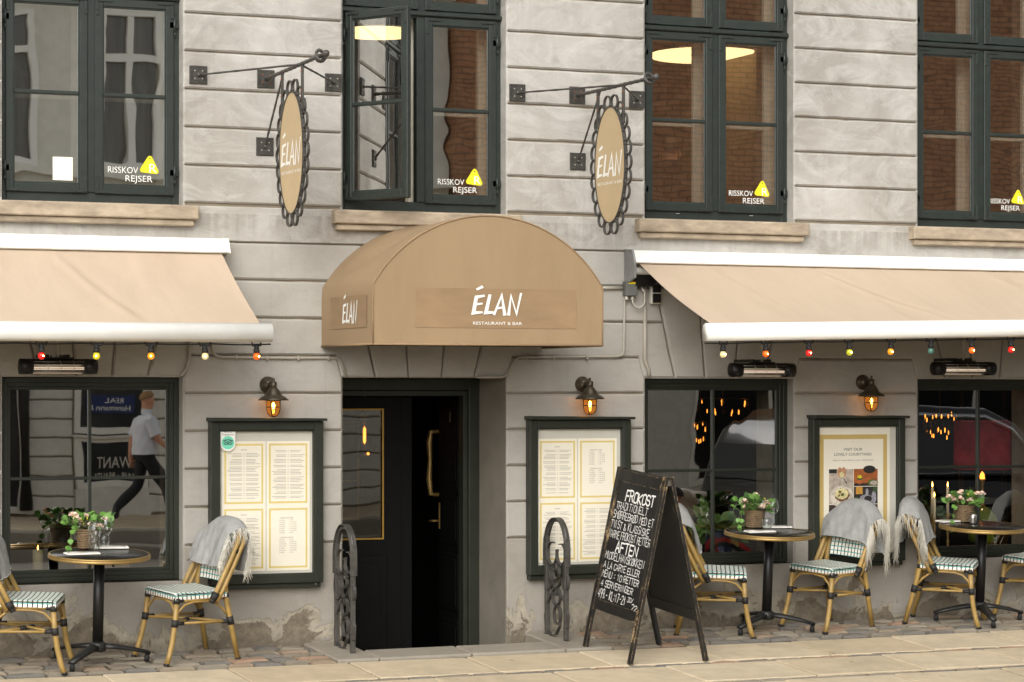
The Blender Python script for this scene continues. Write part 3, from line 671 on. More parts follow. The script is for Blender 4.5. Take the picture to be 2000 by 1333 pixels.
def casement(par, x0, x1, z0, z1, y, bar_z, hinge_side, pane_m, mtx=None, plates=True, stick=None, top=False):
    b = mb('green'); ring(b, x0, x1, z0, z1, .056, y, y + .045, .005, .062, .056)
    ring(b, x0 + .054, x1 - .054, z0 + .060, z1 - .054, .012, y + .010, y + .035, .003)
    if mtx: b.xf(mtx)
    cs = b.build('casement', par)
    if bar_z:
        b = mb('green'); b.box(x0 + .056, x1 - .056, y + .004, y + .040, bar_z - .014, bar_z + .014, .006)
        if mtx: b.xf(mtx)
        b.build('glazing_bar', par)
    zz = [z0 + .07] + ([bar_z] if bar_z else []) + [z1 - .06]
    for a, c_ in zip(zz, zz[1:]):
        b = mb(pane_m); yy = y + .020
        b.add([(x0 + .058, yy, a), (x1 - .058, yy, a), (x1 - .058, yy, c_), (x0 + .058, yy, c_)], [(0, 1, 2, 3)])
        if mtx: b.xf(mtx)
        b.build('pane', par)
    T = mtx or Matrix()
    if plates:
        for (px, pz, ry) in ((x0 + .004, z0 + .004, 0), (x1 - .004, z0 + .004, -math.pi / 2), (x1 - .004, z1 - .004, math.pi), (x0 + .004, z1 - .004, math.pi / 2)):
            o = place('corner_plate', PLATE, (0, 0, 0), par); m4 = T @ Matrix.Translation((px, y - .0015, pz)) @ Matrix.Rotation(ry, 4, 'Y')
            o.location = m4.to_translation(); o.rotation_euler = m4.to_euler()
    hx = x0 - .004 if hinge_side < 0 else x1 + .004
    hz = [z0 + .16, z1 - .16] if not top else [z0 + .16]
    for z in hz:
        m4 = T @ Matrix.Translation((hx, y - .004, z)); o = place('hinge', HINGE, m4.to_translation(), par); o.rotation_euler = m4.to_euler()
def upper_window(i):
    x0, x1 = XL[i], XL[i] + OW; y = .105; xm = (x0 + x1) / 2 + .005
    pm = 'pane_u1' if i == 0 else 'pane_u'
    b = mb('green'); ring(b, x0 + .003, x1 - .003, UB + .004, UT, .052, y, y + .07, .006, .075)
    b.box(xm - .034, xm + .034, y - .004, y + .07, UB + .076, UT - .05, .006)
    b.box(x0 + .004, x1 - .004, y - .030, y - .006, TRZ - .020, TRZ + .016, .008); b.box(x0 + .05, x1 - .05, y - .003, y + .069, TRZ - .035, TRZ + .03, .004)
    wn = b.build('window', bld, label=['tall green window with pale reflections, leftmost', 'tall green window with one casement swung open over the canopy', 'tall green window showing a round lit lamp and model planes', 'tall green window at the right end'][i])
    for cidx, (a, c_) in enumerate(((x0 + .045, xm - .026), (xm + .026, x1 - .045))):
        side = -1 if cidx == 0 else 1; z0, z1 = UB + .068, TRZ - .026; mt = None
        if i == 1 and cidx == 0:
            hx = a; hy = y - .03
            mt = Matrix.Translation((hx, hy, 0)) @ Matrix.Rotation(-R_(60), 4, 'Z') @ Matrix.Translation((-hx, -(y - .02), 0))
        casement(wn, a, c_, z0, z1, y - .02, (z0 + z1) / 2 + .01, side, pm if mt is None else 'pane_u', mt)
        casement(wn, a, c_, TRZ + .022, UT - .04, y - .02, None, side, pm, None, True, None, True)
        b = mb('cream'); ring(b, a - .004, c_ + .004, UB + .05, TRZ - .01, .062, .29, .33, .004, .07); b.box(a + .05, c_ - .05, .296, .324, 3.775, 3.80, .004); ring(b, a - .004, c_ + .004, TRZ + .012, UT, .062, .29, .33, .004)
        if not (i == 1 and cidx == 0): b.build('inner_frame', wn)
    b = mb('cream'); b.box(x0 + .003, x0 + .05, .176, .34, UB + .02, UT); b.box(x1 - .05, x1 - .003, .176, .34, UB + .02, UT); b.box(xm - .03, xm + .03, .27, .34, UB + .02, UT); b.box(x0, x1, .176, .60, UB - .02, UB + .019); b.build('inner_frame', wn)
    ys = .082
    spx = ((212, 310), (857, 943), (1426, 1504), (1935, 2002))[i]; zpx = (336, 359, 381, 396)[i]
    xa, _ = W(spx[0], zpx, -ys); xb, zc = W(spx[1], zpx, -ys)
    sticker(xa, xb, zc, ys + .019, wn)
    s = mb('sillstone'); s.prism([(x0 - .085, UB - .10), (x1 + .085, UB - .10), (x1 + .085, UB - .006), (x0 - .085, UB - .006)], -.085, .02, .008)
    s.box(x0 - .06, x1 + .06, -.055, .02, UB - .145, UB - .101, .008); s.box(x0 + .004, x1 - .004, .0, .16, UB - .06, UB + .003)
    s.build('window_sill', bld, label='weathered sandstone sill')
for i in range(4): upper_window(i)
b = mb('paper'); xa, zt = W(104, 306, -.09); xb, zb = W(143, 353, -.09); b.box(xa, xb, .1030, .1042, zb, zt); o = b.build('notice_sheet'); tag(o, 'blank white sheet of paper stuck to a pane of the leftmost upper window', 'paper')
def lower_window(i):
    x0, x1 = XL[i], XL[i] + OW; y = .10; xm = (x0 + x1) / 2 + .004
    b = mb('dkgreen')
    for k, (wd, yy) in enumerate(((.038, 0), (.066, .012), (.084, .026))): ring(b, x0 + .003 + (k and (.036, .036, .064)[k]), x1 - .003 - (k and (.036, .036, .064)[k]), LB + .004 + (k and (.036, .036, .064)[k]), LT - .006 - (k and (.036, .036, .064)[k]), (.038, .030, .022)[k], y + yy, y + .085, .004)
    wn = b.build('window', bld, label={0: 'restaurant window beside the left table, with a pedestrian mirrored in it', 2: 'restaurant window behind the chalkboard', 3: 'restaurant window with candles and a red lampshade at the right end'}[i])
    zm = 1.175
    b = mb('dkgreen'); b.box(xm - .011, xm + .011, y + .022, y + .06, LB + .08, LT - .08, .004); b.build('glazing_bar', wn)
    b = mb('dkgreen'); b.box(x0 + .085, x1 - .085, y + .0235, y + .0585, zm - .011, zm + .011, .004); b.build('glazing_bar', wn)
    pm = {0: 'pane_l', 2: 'pane_l2', 3: 'pane_l3'}[i]
    for a, c_ in ((x0 + .08, xm - .010), (xm + .010, x1 - .08)):
        for e, f in ((LB + .08, zm - .010), (zm + .010, LT - .08)):
            b = mb(pm); b.add([(a, y + .04, e), (c_, y + .04, e), (c_, y + .04, f), (a, y + .04, f)], [(0, 1, 2, 3)]); b.build('pane', wn)
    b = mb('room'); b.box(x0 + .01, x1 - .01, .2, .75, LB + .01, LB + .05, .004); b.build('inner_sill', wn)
for i in (0, 2, 3): lower_window(i)

# ---- doorway
dx0, dx1 = XL[1], XL[1] + OW
b = mb('dkgreen'); ring(b, dx0 + .004, dx1 - .004, -.5, LT - .008, .085, .50, .60, .006); b.box(dx1 - .125, dx1 - .09, .52, .62, -.5, LT - .10, .004)
b.box(dx0 + .09, dx1 - .09, .53, .60, LT - .135, LT - .096, .004)
df = b.build('door_frame', bld)
# left leaf: closed, glazed with a gilt line
lx0, lx1 = dx0 + .09, dx0 + .70; y = .66
zt, zb = W(720, 800, -y)[1], W(720, 1053, -y)[1]; gx1 = WX(748, -y); gx0 = lx0 + .07
b = mb('door'); b.box(lx0, gx0, y, y + .05, -.5, LT - .14); b.box(gx1, lx1, y, y + .05, -.5, LT - .14); b.box(gx0, gx1, y + .001, y + .049, -.5, zb); b.box(gx0, gx1, y + .001, y + .049, zt, LT - .14)
b.box(gx0 - .02, gx1 + .03, y - .012, y + .002, -.30, zb - .12, .006); b.box(gx0 + .03, gx1 - .02, y - .016, y - .010, -.24, zb - .18, .003)
dl = b.build('door', bld, label='closed black door leaf with a gilt-edged pane')
b = mb('gold'); ring(b, gx0 - .006, gx1 + .006, zb - .006, zt + .006, .012, y - .006, y + .004, .002); b.build('gilt_border', dl)
b = mb('pane_l3'); b.add([(gx0, y + .02, zb), (gx1, y + .02, zb), (gx1, y + .02, zt), (gx0, y + .02, zt)], [(0, 1, 2, 3)]); b.build('pane', dl)
b = mb('door'); b.box(lx1 + .002, lx1 + .09, y + .01, y + .07, -.5, LT - .14, .004); b.build('meeting_stile', dl)
# right leaf: swung inwards on the right jamb
hx, hy, dw = dx1 - .10, .60, .66
mt = Matrix.Translation((hx, hy, 0)) @ Matrix.Rotation(R_(-96), 4, 'Z')          # leaf runs along local -x, its street face towards -y
b = mb('door'); z0, z1 = -.45, LT - .15
b.box(-dw, 0, 0, .045, z0, z1, .004)
rows = [(-.38, .05), (.12, .55), (.62, .98), (1.05, 1.33), (1.40, 1.66)]
for a, c_ in rows:
    b.box(-dw + .10, -.10, -.010, .0, a, c_, .004); b.box(-dw + .14, -.14, -.016, -.009, a + .04, c_ - .04, .003)
b.xf(mt); dr = b.build('door', bld, label='panelled dark green door leaf standing open')
b = mb('brass'); pts = [(-dw + .06, -.012, .98), (-dw + .055, -.075, .985), (-dw + .045, -.085, 1.1), (-dw + .055, -.08, 1.25), (-dw + .05, -.085, 1.38), (-dw + .055, -.075, 1.46), (-dw + .06, -.012, 1.465)]
r2 = random.Random(5); b.tube(pts, .017, 8, scale=[1, 1.2, 1.4, 1, 1.35, 1.2, 1]); b.xf(mt); b.build('handle', dr)
b = mb('brass'); b.box(-dw + .03, -dw + .06, -.008, 0, .72, .92, .002); b.tube([(-dw + .045, -.005, .78), (-dw + .045, -.06, .78), (-dw - .05, -.06, .775)], .009, 8); b.xf(mt); b.build('lever', dr)
b = mb('blackmetal')
for z in (.2, .95, 1.55): b.tube([(.012, -.01, z - .06), (.012, -.01, z + .06)], .012, 8)
b.xf(mt); b.build('hinge', dr)
b = mb('steel'); b.box(-.30, -.26, -.018, -.010, 1.54, 1.62, .002); b.xf(mt); b.build('door_plate', dr)

# ------------------------------------------------------------------ door canopy
CX0, CX1, CP = -1.462, .236, 1.03
CZB, CZS, CZT = 2.085, 2.487, 2.965
cano = thing('door_canopy', 'tan dome fabric canopy over the doorway with white painted lettering', 'canopy', (-.6, -.5, CZB)); off = (-.6, -.5, CZB)
hw = (CX1 - CX0) / 2; xm = (CX0 + CX1) / 2; sg = CZT - CZS; RR = (hw * hw + sg * sg) / (2 * sg); zc = CZT - RR; a0 = math.asin(hw / RR)
prof = [(CX0, CZB), (CX0, CZB + .2), (CX0, CZS)] + [(xm + RR * math.sin(-a0 + 2 * a0 * k / 28), zc + RR * math.cos(-a0 + 2 * a0 * k / 28)) for k in range(1, 28)] + [(CX1, CZS), (CX1, CZB + .2), (CX1, CZB)]
def crown(i, j):
    t = i * (len(prof) - 1); k = min(int(t), len(prof) - 2); f = t - k
    x = prof[k][0] * (1 - f) + prof[k + 1][0] * f; z = prof[k][1] * (1 - f) + prof[k + 1][1] * f
    y = -.004 - j * (CP - .004)
    bell = math.sin(math.pi * j)
    lft = max(0, 1 - i * 2.0); sm_ = min(1, max(0, min(i, 1 - i) - .07) / .08)
    bell *= sm_ * 1.0 + .0001; wv = .012 * math.sin(j * 5 + i * 9) * bell + .016 * math.sin(j * 9 - i * 26) * bell * lft
    sag = -.012 * bell
    nx, nz = (x - xm), (z - zc); L = math.hypot(nx, nz) or 1
    return (x + nx / L * (sag + wv), y, z + nz / L * (sag + wv))
b = mb('fabric'); b.grid(crown, 60, 20); b.build('canopy_cover', cano, off)
b = mb('fabric'); b.add([(q[0], -CP - .001, q[1]) for q in prof], [list(range(len(prof)))[::-1]]); b.build('front_panel', cano, off)
b = mb('fabric2'); b.tube([(q[0], -CP - .002, q[1]) for q in prof], .006, 6); b.tube([(CX0, -CP, CZB), (CX1, -CP, CZB)], .008, 6); b.tube([(CX0, -.01, CZB), (CX0, -CP, CZB)], .008, 6); b.tube([(CX1, -.01, CZB), (CX1, -CP, CZB)], .008, 6); b.build('piping', cano, off)
xa, zt = W(811, 562, CP); xb, zb = W(1125, 643, CP)
b = mb('fabric2'); b.grid(lambda i, j: (xa + (xb - xa) * i, -CP - .004 - .0025 * abs(math.sin(i * 23 + j * 5)) * abs(math.sin(j * 7)), zb + (zt - zb) * j), 30, 8)
pt = b.build('patch', cano, off, 'patch of darker cloth behind the lettering')
ex, ez = W(970, 594, CP); b = mb('white'); elan(b, (ex, -CP - .0085, ez), (1.24, 0, 0), (0, 0, 1), .148)
ex, ez = W(971, 632, CP); put_text(b, 'RESTAURANT & BAR', (ex, -CP - .009, ez), (1, 0, 0), (0, 0, 1), .362, .021); b.build('lettering', cano, off)
b = mb('fabric2'); b.add([(CX0 - .004, -y_, z_) for y_, z_ in ((.20, 2.20), (.92, 2.20), (.92, 2.42), (.20, 2.42))], [(0, 3, 2, 1)]); b.build('patch', cano, off)
b = mb('white'); elan(b, (CX0 - .005, -.60, 2.31), (0, -1, 0), (0, 0, 1), .150); b.build('lettering', cano, off)
b = mb('blackmetal')
for pz in (.02, CP - .03):
    b.bar([(CX0 + .02, -pz, CZB + .02), (CX1 - .02, -pz, CZB + .02)], .025, .025, (0, 0, 1))
b.bar([(CX0 + .02, -.02, CZB + .02), (CX0 + .02, -CP + .03, CZB + .02)], .025, .025, (0, 0, 1)); b.bar([(CX1 - .02, -.02, CZB + .02), (CX1 - .02, -CP + .03, CZB + .02)], .025, .025, (0, 0, 1)); b.build('canopy_frame', cano, off)

# ------------------------------------------------------------------ window awnings with festoon lights
def awning(nm, x0, x1, pe, z0, z1, zl, zr, label, ends, creases, seed):
    xm = (x0 + x1) / 2; t = thing(nm, label, 'awning', (xm, -.1, z1)); off = (xm, -.1, z1)
    b = mb('awnwhite'); sec = [(-.155, z0 - .004), (-.165, z0 + .004), (-.115, z1), (-.004, z1 + .006), (-.004, z0 - .03), (-.02, z0 - .03), (-.02, z1 - .02), (-.105, z1 - .014), (-.148, z0 + .004)]
    n = len(sec); vs = [(x0 - .01, q[0], q[1]) for q in sec] + [(x1 + .01, q[0], q[1]) for q in sec]
    b.add(vs, [(i, n + i, n + (i + 1) % n, (i + 1) % n) for i in range(n)]); b.build('cassette', t, off)
    def zbar(x): return zl + (zr - zl) * (x - x0) / (x1 - x0)
    r = random.Random(seed)
    def cloth(i, j):
        x = x0 + .03 + (x1 - x0 - .06) * i
        ya, za = -.135, z0 - .006; yb, zb = -pe + .02, zbar(x) + .055
        y = ya + (yb - ya) * j; z = za + (zb - za) * j
        d = -.02 * math.sin(math.pi * j) * (1 if .0 < i < 1 else .9)
        for cx, sl, am in creases: d += am * math.exp(-((x - cx - sl * j) / .035) ** 2) * min(1, 5 * j * (1 - j) + .2)
        d += .003 * math.sin(x * 3.1 + j * 4) * math.sin(math.pi * j)
        return (x, y - d * .4, z + d)
    b = mb('awnfab'); b.grid(cloth, int((x1 - x0) / .02), 24); b.build('awning_cloth', t, off)
    b = mb('awnwhite'); rr = .058
    sec = [(.50 * rr, -1.05 * rr), (1.0 * rr, -.7 * rr), (1.12 * rr, 0), (1.0 * rr, .62 * rr), (.62 * rr, 1.0 * rr), (.05 * rr, 1.12 * rr), (-.6 * rr, .9 * rr), (-.8 * rr, .2 * rr), (-.75 * rr, -1.0 * rr)]
    b.sweep([(x0 - .03, -pe, zbar(x0)), (x1 + .03, -pe, zbar(x1))], sec, (0, 0, 1)); b.build('front_bar', t, off)
    b = mb('zinc')
    if 'l' in ends:
        q = [(-.004, z1 + .012), (-.13, z1 + .004), (-.175, z0 + .0), (-.175, z0 - .11), (-.004, z0 - .17)]
        b.add([(x0 - .012, a, c_) for a, c_ in q] + [(x0 - .028, a, c_) for a, c_ in q], [(0, 1, 2, 3, 4)[::-1], (5, 6, 7, 8, 9)] + [(i, (i + 1) % 5, 5 + (i + 1) % 5, 5 + i) for i in range(5)])
        b.build('end_plate', t, off)
    if 'r' in ends:
        q = [(-.004, z1 + .012), (-.12, z1 + .003), (-.17, z0 + .0), (-.12, z0 - .02), (-.004, z0 - .02)]
        b.use('awnwhite'); b.add([(x1 + .012, a, c_) for a, c_ in q] + [(x1 + .024, a, c_) for a, c_ in q], [(0, 1, 2, 3, 4), (5, 6, 7, 8, 9)[::-1]] + [(i, (i + 1) % 5, 5 + (i + 1) % 5, 5 + i) for i in range(5)])
        b.build('end_plate', t, off)
    b = mb('pale'); b.tube([(x0 + .0, -.085, z0 - .055), (x1 - .0, -.085, z0 - .055)], .030, 12); b.build('roller_tube', t, off)
    for s, xe in ((1, x0 + .22), (-1, x1 - .22)):
        b = mb('blackmetal'); el = (xe + s * .55, -.5 * pe - .06, (z0 + zbar(xe)) / 2 - .07)
        b.tube([(xe, -.10, z0 - .11), el], .022, 8); b.tube([el, (xe + s * .06, -pe + .05, zbar(xe) + .0)], .020, 8); b.ball(el, .034, 8); b.box(xe - .05, xe + .05, -.14, -.004, z0 - .16, z0 - .06, .006); b.build('folding_arm', t, off)
    return t, zbar
AL0 = -6.2; ALX = -2.205; ap = 1.01
z1, z0 = W(440, 467, .1)[1], W(440, 494, .16)[1]; zlb = W(530, 651, ap)[1]
aw1, zb1 = awning('window_awning', AL0, ALX, ap, z0, z1, zlb - .012, zlb, 'pale tan window awning with white front bar over the left table', 'r', [(-3.45, .42, .007), (-3.38, .42, -.004)], 1)
z1, z0 = W(1228, 489, .1)[1], W(1228, 513, .16)[1]; arp = 1.30
ARX = .93; za = W(1395, 650, arp)[1]; zz = W(2000, 642, arp)[1]; xr_ = WX(2000, arp)
aw2, zb2 = awning('window_awning', ARX, 6.4, arp, z0, z1, za, za + (zz - za) * (6.4 - ARX) / (xr_ - ARX), 'pale tan window awning with white front bar over the middle and right tables', 'l', [(1.5, .32, .003), (2.35, .62, .008), (2.42, .62, -.005), (3.9, .4, .006), (4.02, .5, -.005)], 2)
def bulb_parts():
    s = mb('rubber'); s.tube([(0, 0, .0), (0, 0, -.03)], .017, 10); s.tube([(0, 0, -.022), (0, 0, -.05)], .021, 10); s.box(-.035, .035, -.012, .012, -.006, .012, .004); s.bar([(-.033, 0, .004), (-.040, 0, .022)], .008, .006, (0, 1, 0)); s.bar([(.033, 0, .004), (.040, 0, .022)], .008, .006, (0, 1, 0))
    return s.mesh('lamp_holder')
HOLD = bulb_parts()
BM = {}
for k in BULB:
    b = mb(BULB[k]); b.lathe([(1e-5, -.096), (.013, -.093), (.0215, -.083), (.0235, -.072), (.020, -.060), (.014, -.050)], 14)
    if k != 'green': b.use('fil').ball((.0, -.0215, -.073), .0048, 8)
    BM[k] = b.mesh('bulb')
def festoon(nm, label, spots, p, zf, x0, x1, sag=0):
    t = thing(nm, label, 'string lights', ((x0 + x1) / 2, -p, zf((x0 + x1) / 2))); off = Vector(t.location)
    pts = []; n = 60
    for k in range(n + 1):
        x = x0 + (x1 - x0) * k / n; pts.append((x, -p + .012, zf(x) - .072 - .006 * abs(math.sin(x * 7.3))))
    b = mb('rubber'); b.tube(pts, .0055, 6); b.build('cable', t, off)
    for px, colr in spots:
        x = WX(px, p); z = zf(x) - .082
        rr = (rnd.uniform(-.06, .06), rnd.uniform(-.08, .08), rnd.uniform(-.4, .4))
        h = place('lamp_holder', HOLD, Vector((x, -p + .012, z)) - off, t, rr)
        place('bulb', BM[colr], (0, 0, 0), h, None, colr.replace('lime', 'yellow green') + ' bulb')
festoon('festoon_lights', 'black cable of five coloured bulbs under the left awning bar', [(-30, 'amber'), (82, 'red'), (190, 'yellow'), (296, 'amber'), (401, 'clear'), (502, 'orange')], ap, zb1, AL0, ALX + .035)
festoon('festoon_lights', 'black cable of coloured bulbs under the right awning bar', [(1414, 'clear'), (1497, 'orange'), (1581, 'red'), (1660, 'lime'), (1742, 'amber'), (1820, 'green'), (1899, 'orange'), (1976, 'red'), (2050, 'yellow')], arp, zb2, ARX - .03, 6.3)

# ------------------------------------------------------------------ hanging oval signs on wrought iron brackets
def sign(X, plates, tip, label, blabel):
    zc_ = plates[1][1]; t = thing('hanging_sign', label, 'sign', (X, -.58, 3.38)); off = (X, -.58, 3.38)
    for j, (px, pz) in enumerate(plates):
        b = mb('iron'); s_ = .064
        b.box(px - s_, px + s_, -.008, 0, pz - s_, pz + s_, .003); b.box(px - .040, px + .040, -.013, -.006, pz - .04, pz + .04, .004); b.ball((px, -.014, pz), .016, 8)
        for k in range(9):
            q = -s_ + .008 + k * (2 * s_ - .016) / 8
            for e in (-1, 1):
                b.box(px + q - .0035, px + q + .0035, -.0145, -.006, pz + e * .043 - .013, pz + e * .043 + .013 + e * .004); b.box(px + e * .043 - .013, px + e * .043 + .013, -.0146, -.006, pz + q - .0035, pz + q + .0035)
        w_ = b.build('wall_plate', t, off)
        b = mb('rust' if j == 1 else 'bolt')
        for e in (-1, 1):
            for f in (-1, 1): b.ball((px + e * .027, -.014, pz + f * .027), .0065, 6)
        b.build('bolt', w_, off)
    P = Vector((X, 0, zc_)); Tp = Vector((X, -tip[0], tip[1])); D = (Tp - P)
    b = mb('iron'); n = 40
    b.tube([P + D * (k / n) for k in range(n + 1)], .0135, 6, scale=[1 + .18 * math.sin(k * 2.2) for k in range(n + 1)]); b.build('bracket_arm', t, off)
    b = mb('iron'); E = P + D
    for k in range(3):
        cx = E - D.normalized() * (.035 + .016 * k); rr = .036 + .006 * (k == 1)
        b.tube([cx + Vector((rr * math.cos(q) * .9, .020 * math.sin(q * 1 + k), rr * math.sin(q))) for q in [i * .5236 for i in range(12)]], .0085, 6, True)
    b.tube([E, E + D.normalized() * .055], .015, 8); b.ball(E + D.normalized() * .065, .024, 10); b.build('knob', t, off)
    mid = P + D * .62
    for j in (0, 2):
        q = Vector((plates[j][0], -.01, plates[j][1])); b = mb('iron'); b.tube([q + (mid - q) * (k / 16) for k in range(17)], .0075, 6, scale=[1 + .15 * math.sin(k * 2.4) for k in range(17)]); b.build('stay', t, off)
    q = Vector((plates[3][0], -.01, plates[3][1])); m2 = P + D * .33; b = mb('iron'); b.tube([q + (m2 - q) * (k / 16) for k in range(17)], .008, 6, scale=[1 + .15 * math.sin(k * 2.4) for k in range(17)]); b.build('stay', t, off)
    C0 = Vector((X, -.575, 3.385)); a_, c_ = .245, .415
    for yy, zlow in ((-.36, 3.76), (-.78, 3.76)):
        b = mb('iron'); zt_ = (P + D * (-yy / tip[0])).z
        b.box(X - .006, X + .006, yy - .017, yy + .017, zlow - .10, zt_ + .006, .002); h = b.build('hanger', t, off)
        b = mb('rust')
        for z in (zt_ - .05, zlow + .03): b.tube([(X - .010, yy, z), (X + .010, yy, z)], .009, 6)
        b.build('bolt', h, off)
    el = [(a_ * math.cos(2 * math.pi * k / 48), c_ * math.sin(2 * math.pi * k / 48)) for k in range(48)]
    b = mb('signface')
    vs = [(X + e, C0.y - q[0] * .985, C0.z + q[1] * .985) for e in (-.009, .009) for q in el]
    b.add(vs, [list(range(48)), list(range(48, 96))[::-1]] + [(k, 48 + k, 48 + (k + 1) % 48, (k + 1) % 48) for k in range(48)]); sb = b.build('sign_board', t, off)
    b = mb('iron'); b.sweep([(X, C0.y - q[0], C0.z + q[1]) for q in el], [(-.004, -.014), (.004, -.014), (.004, .014), (-.004, .014)], (1, 0, 0), True, False)
    b.build('rim', t, off)
    b = mb('white'); elan(b, (X - .0095, C0.y + .0, C0.z + .005), (0, -1.2, 0), (0, 0, 1), .172); put_text(b, 'RESTAURANT & BAR', (X - .0105, C0.y, C0.z - .128), (0, -1, 0), (0, 0, 1), .40, .021); b.build('lettering', sb, off)
    b = mb('white'); elan(b, (X + .0095, C0.y + .0, C0.z + .005), (0, 1.2, 0), (0, 0, 1), .172); put_text(b, 'RESTAURANT & BAR', (X + .0105, C0.y, C0.z - .128), (0, 1, 0), (0, 0, 1), .40, .021); b.build('lettering', sb, off)
    N = 22
    tab = [0.0]
    for k in range(720): tab.append(tab[-1] + math.hypot((a_ + .04) * math.sin(k * math.pi / 360), (c_ + .04) * math.cos(k * math.pi / 360)))
    for k in range(N):                                   # even spacing along the oval
        s_ = tab[180] + tab[-1] * (k + .5) / N; s_ = s_ % tab[-1]; a = next(i for i in range(720) if tab[i + 1] > s_) * math.pi / 360
        nx, nz = math.cos(a) / a_, math.sin(a) / c_; L = math.hypot(nx, nz); nx, nz = nx / L, nz / L
        cx, cz = a_ * math.cos(a) + nx * .040, c_ * math.sin(a) + nz * .040; tx, tz = -nz, nx
        pts = []
        for q in range(15):
            g = -2.35 + 4.7 * q / 14; rx, rz = .052 * math.sin(g), .048 * math.cos(g)
            pts.append((X, C0.y - (cx + tx * rx + nx * rz), C0.z + cz + tz * rx + nz * rz))
        b = mb('iron'); b.sweep(pts, [(-.004, -.009), (.004, -.009), (.004, .009), (-.004, .009)], (1, 0, 0), False, False)
        for e in (0, -1): b.ball(pts[e], .0125, 8)
        b.build('scroll', t, off)
    return t
P1 = [W(387, 147), W(519, 155), W(651, 162), W(517, 287)]; P2 = [W(1010, 182), W(1127, 187), W(1243, 195), W(1128, 316)]
s1 = sign(P1[1][0], P1, (1.19, W(632, 107, 1.2)[1]), 'oval tan hanging sign with white lettering, the one left of the open window', '')
s2 = sign(P2[1][0], P2, (1.23, W(1278, 152, 1.25)[1]), 'oval tan hanging sign with white lettering, the one right of the canopy', '')

# ------------------------------------------------------------------ wall lamps, menu cases, heaters, pipes, boxes
def wall_lamp(px, py, label):
    X, Z = W(px, py); t = thing('wall_lamp', label, 'wall lamp', (X, 0, Z), 'lit brass wall lamps')
    b = mb('lampmetal'); my = Matrix.Rotation(math.pi / 2, 3, 'X')
    b.lathe([(.058, 0), (.058, .014), (.050, .022), (.036, .040), (.026, .060), (1e-5, .062)], 20, (0, 0, 0), my); b.build('base', t)
    b = mb('lampmetal'); b.tube([(0, -.05, 0), (0, -.10, .004), (0, -.135, .0)], .020, 10); b.tube([(0, -.135, -.03), (0, -.135, .022)], .024, 12); b.tube([(0, -.135, .02), (0, -.135, .032)], .009, 8); b.ball((0, -.135, .038), .011, 8); b.build('arm', t)
    b = mb('lampmetal'); b.lathe([(.022, -.016), (.030, -.024), (.048, -.048), (.056, -.066), (.060, -.072), (.088, -.088), (.106, -.104), (.106, -.109), (.086, -.094), (.058, -.080)], 28, (0, -.135, 0)); b.build('shade', t)
    b = mb('jar'); b.lathe([(.046, -.10), (.046, -.165), (.040, -.195), (.024, -.212), (1e-5, -.217)], 20, (0, -.135, 0)); b.build('glass_jar', t)
    b = mb('fil'); b.lathe([(1e-5, -.168), (.008, -.162), (.011, -.150), (.009, -.130), (1e-5, -.122)], 10, (0, -.135, 0)); b.build('filament', t)
    b = mb('blackmetal')
    for a in (0, math.pi / 2):
        pr = [(.049, -.10), (.049, -.168), (.042, -.198), (.025, -.216), (0, -.221), (-.025, -.216), (-.042, -.198), (-.049, -.168), (-.049, -.10)]
        b.tube([(r * math.cos(a + .9), -.135 + r * math.sin(a + .9), z) for r, z in pr], .0035, 6)
    b.tube([(.049 * math.cos(q * .3927), -.135 + .049 * math.sin(q * .3927), -.155) for q in range(16)], .0035, 6, True); b.tube([(.050 * math.cos(q * .3927), -.135 + .050 * math.sin(q * .3927), -.108) for q in range(16)], .006, 6, True); b.build('cage', t)
    l = bpy.data.lights.new('lamp_light', 'POINT'); l.energy = 1.6; l.color = (1, .60, .24); l.shadow_soft_size = .012
    o = bpy.data.objects.new('lamp_light', l); COL.objects.link(o); o.parent = t; o.location = (0, -.135, -.145)
    return t
M['lampmetal'] = mat('patinated_brass', (92, 84, 70), .4, .7, var=.25, scale=18)
wall_lamp(522, 752, 'lit caged wall lamp above the left menu case'); wall_lamp(1137, 751, 'lit caged wall lamp above the menu case behind the chalkboard'); wall_lamp(1684, 747, 'lit caged wall lamp above the courtyard poster case')

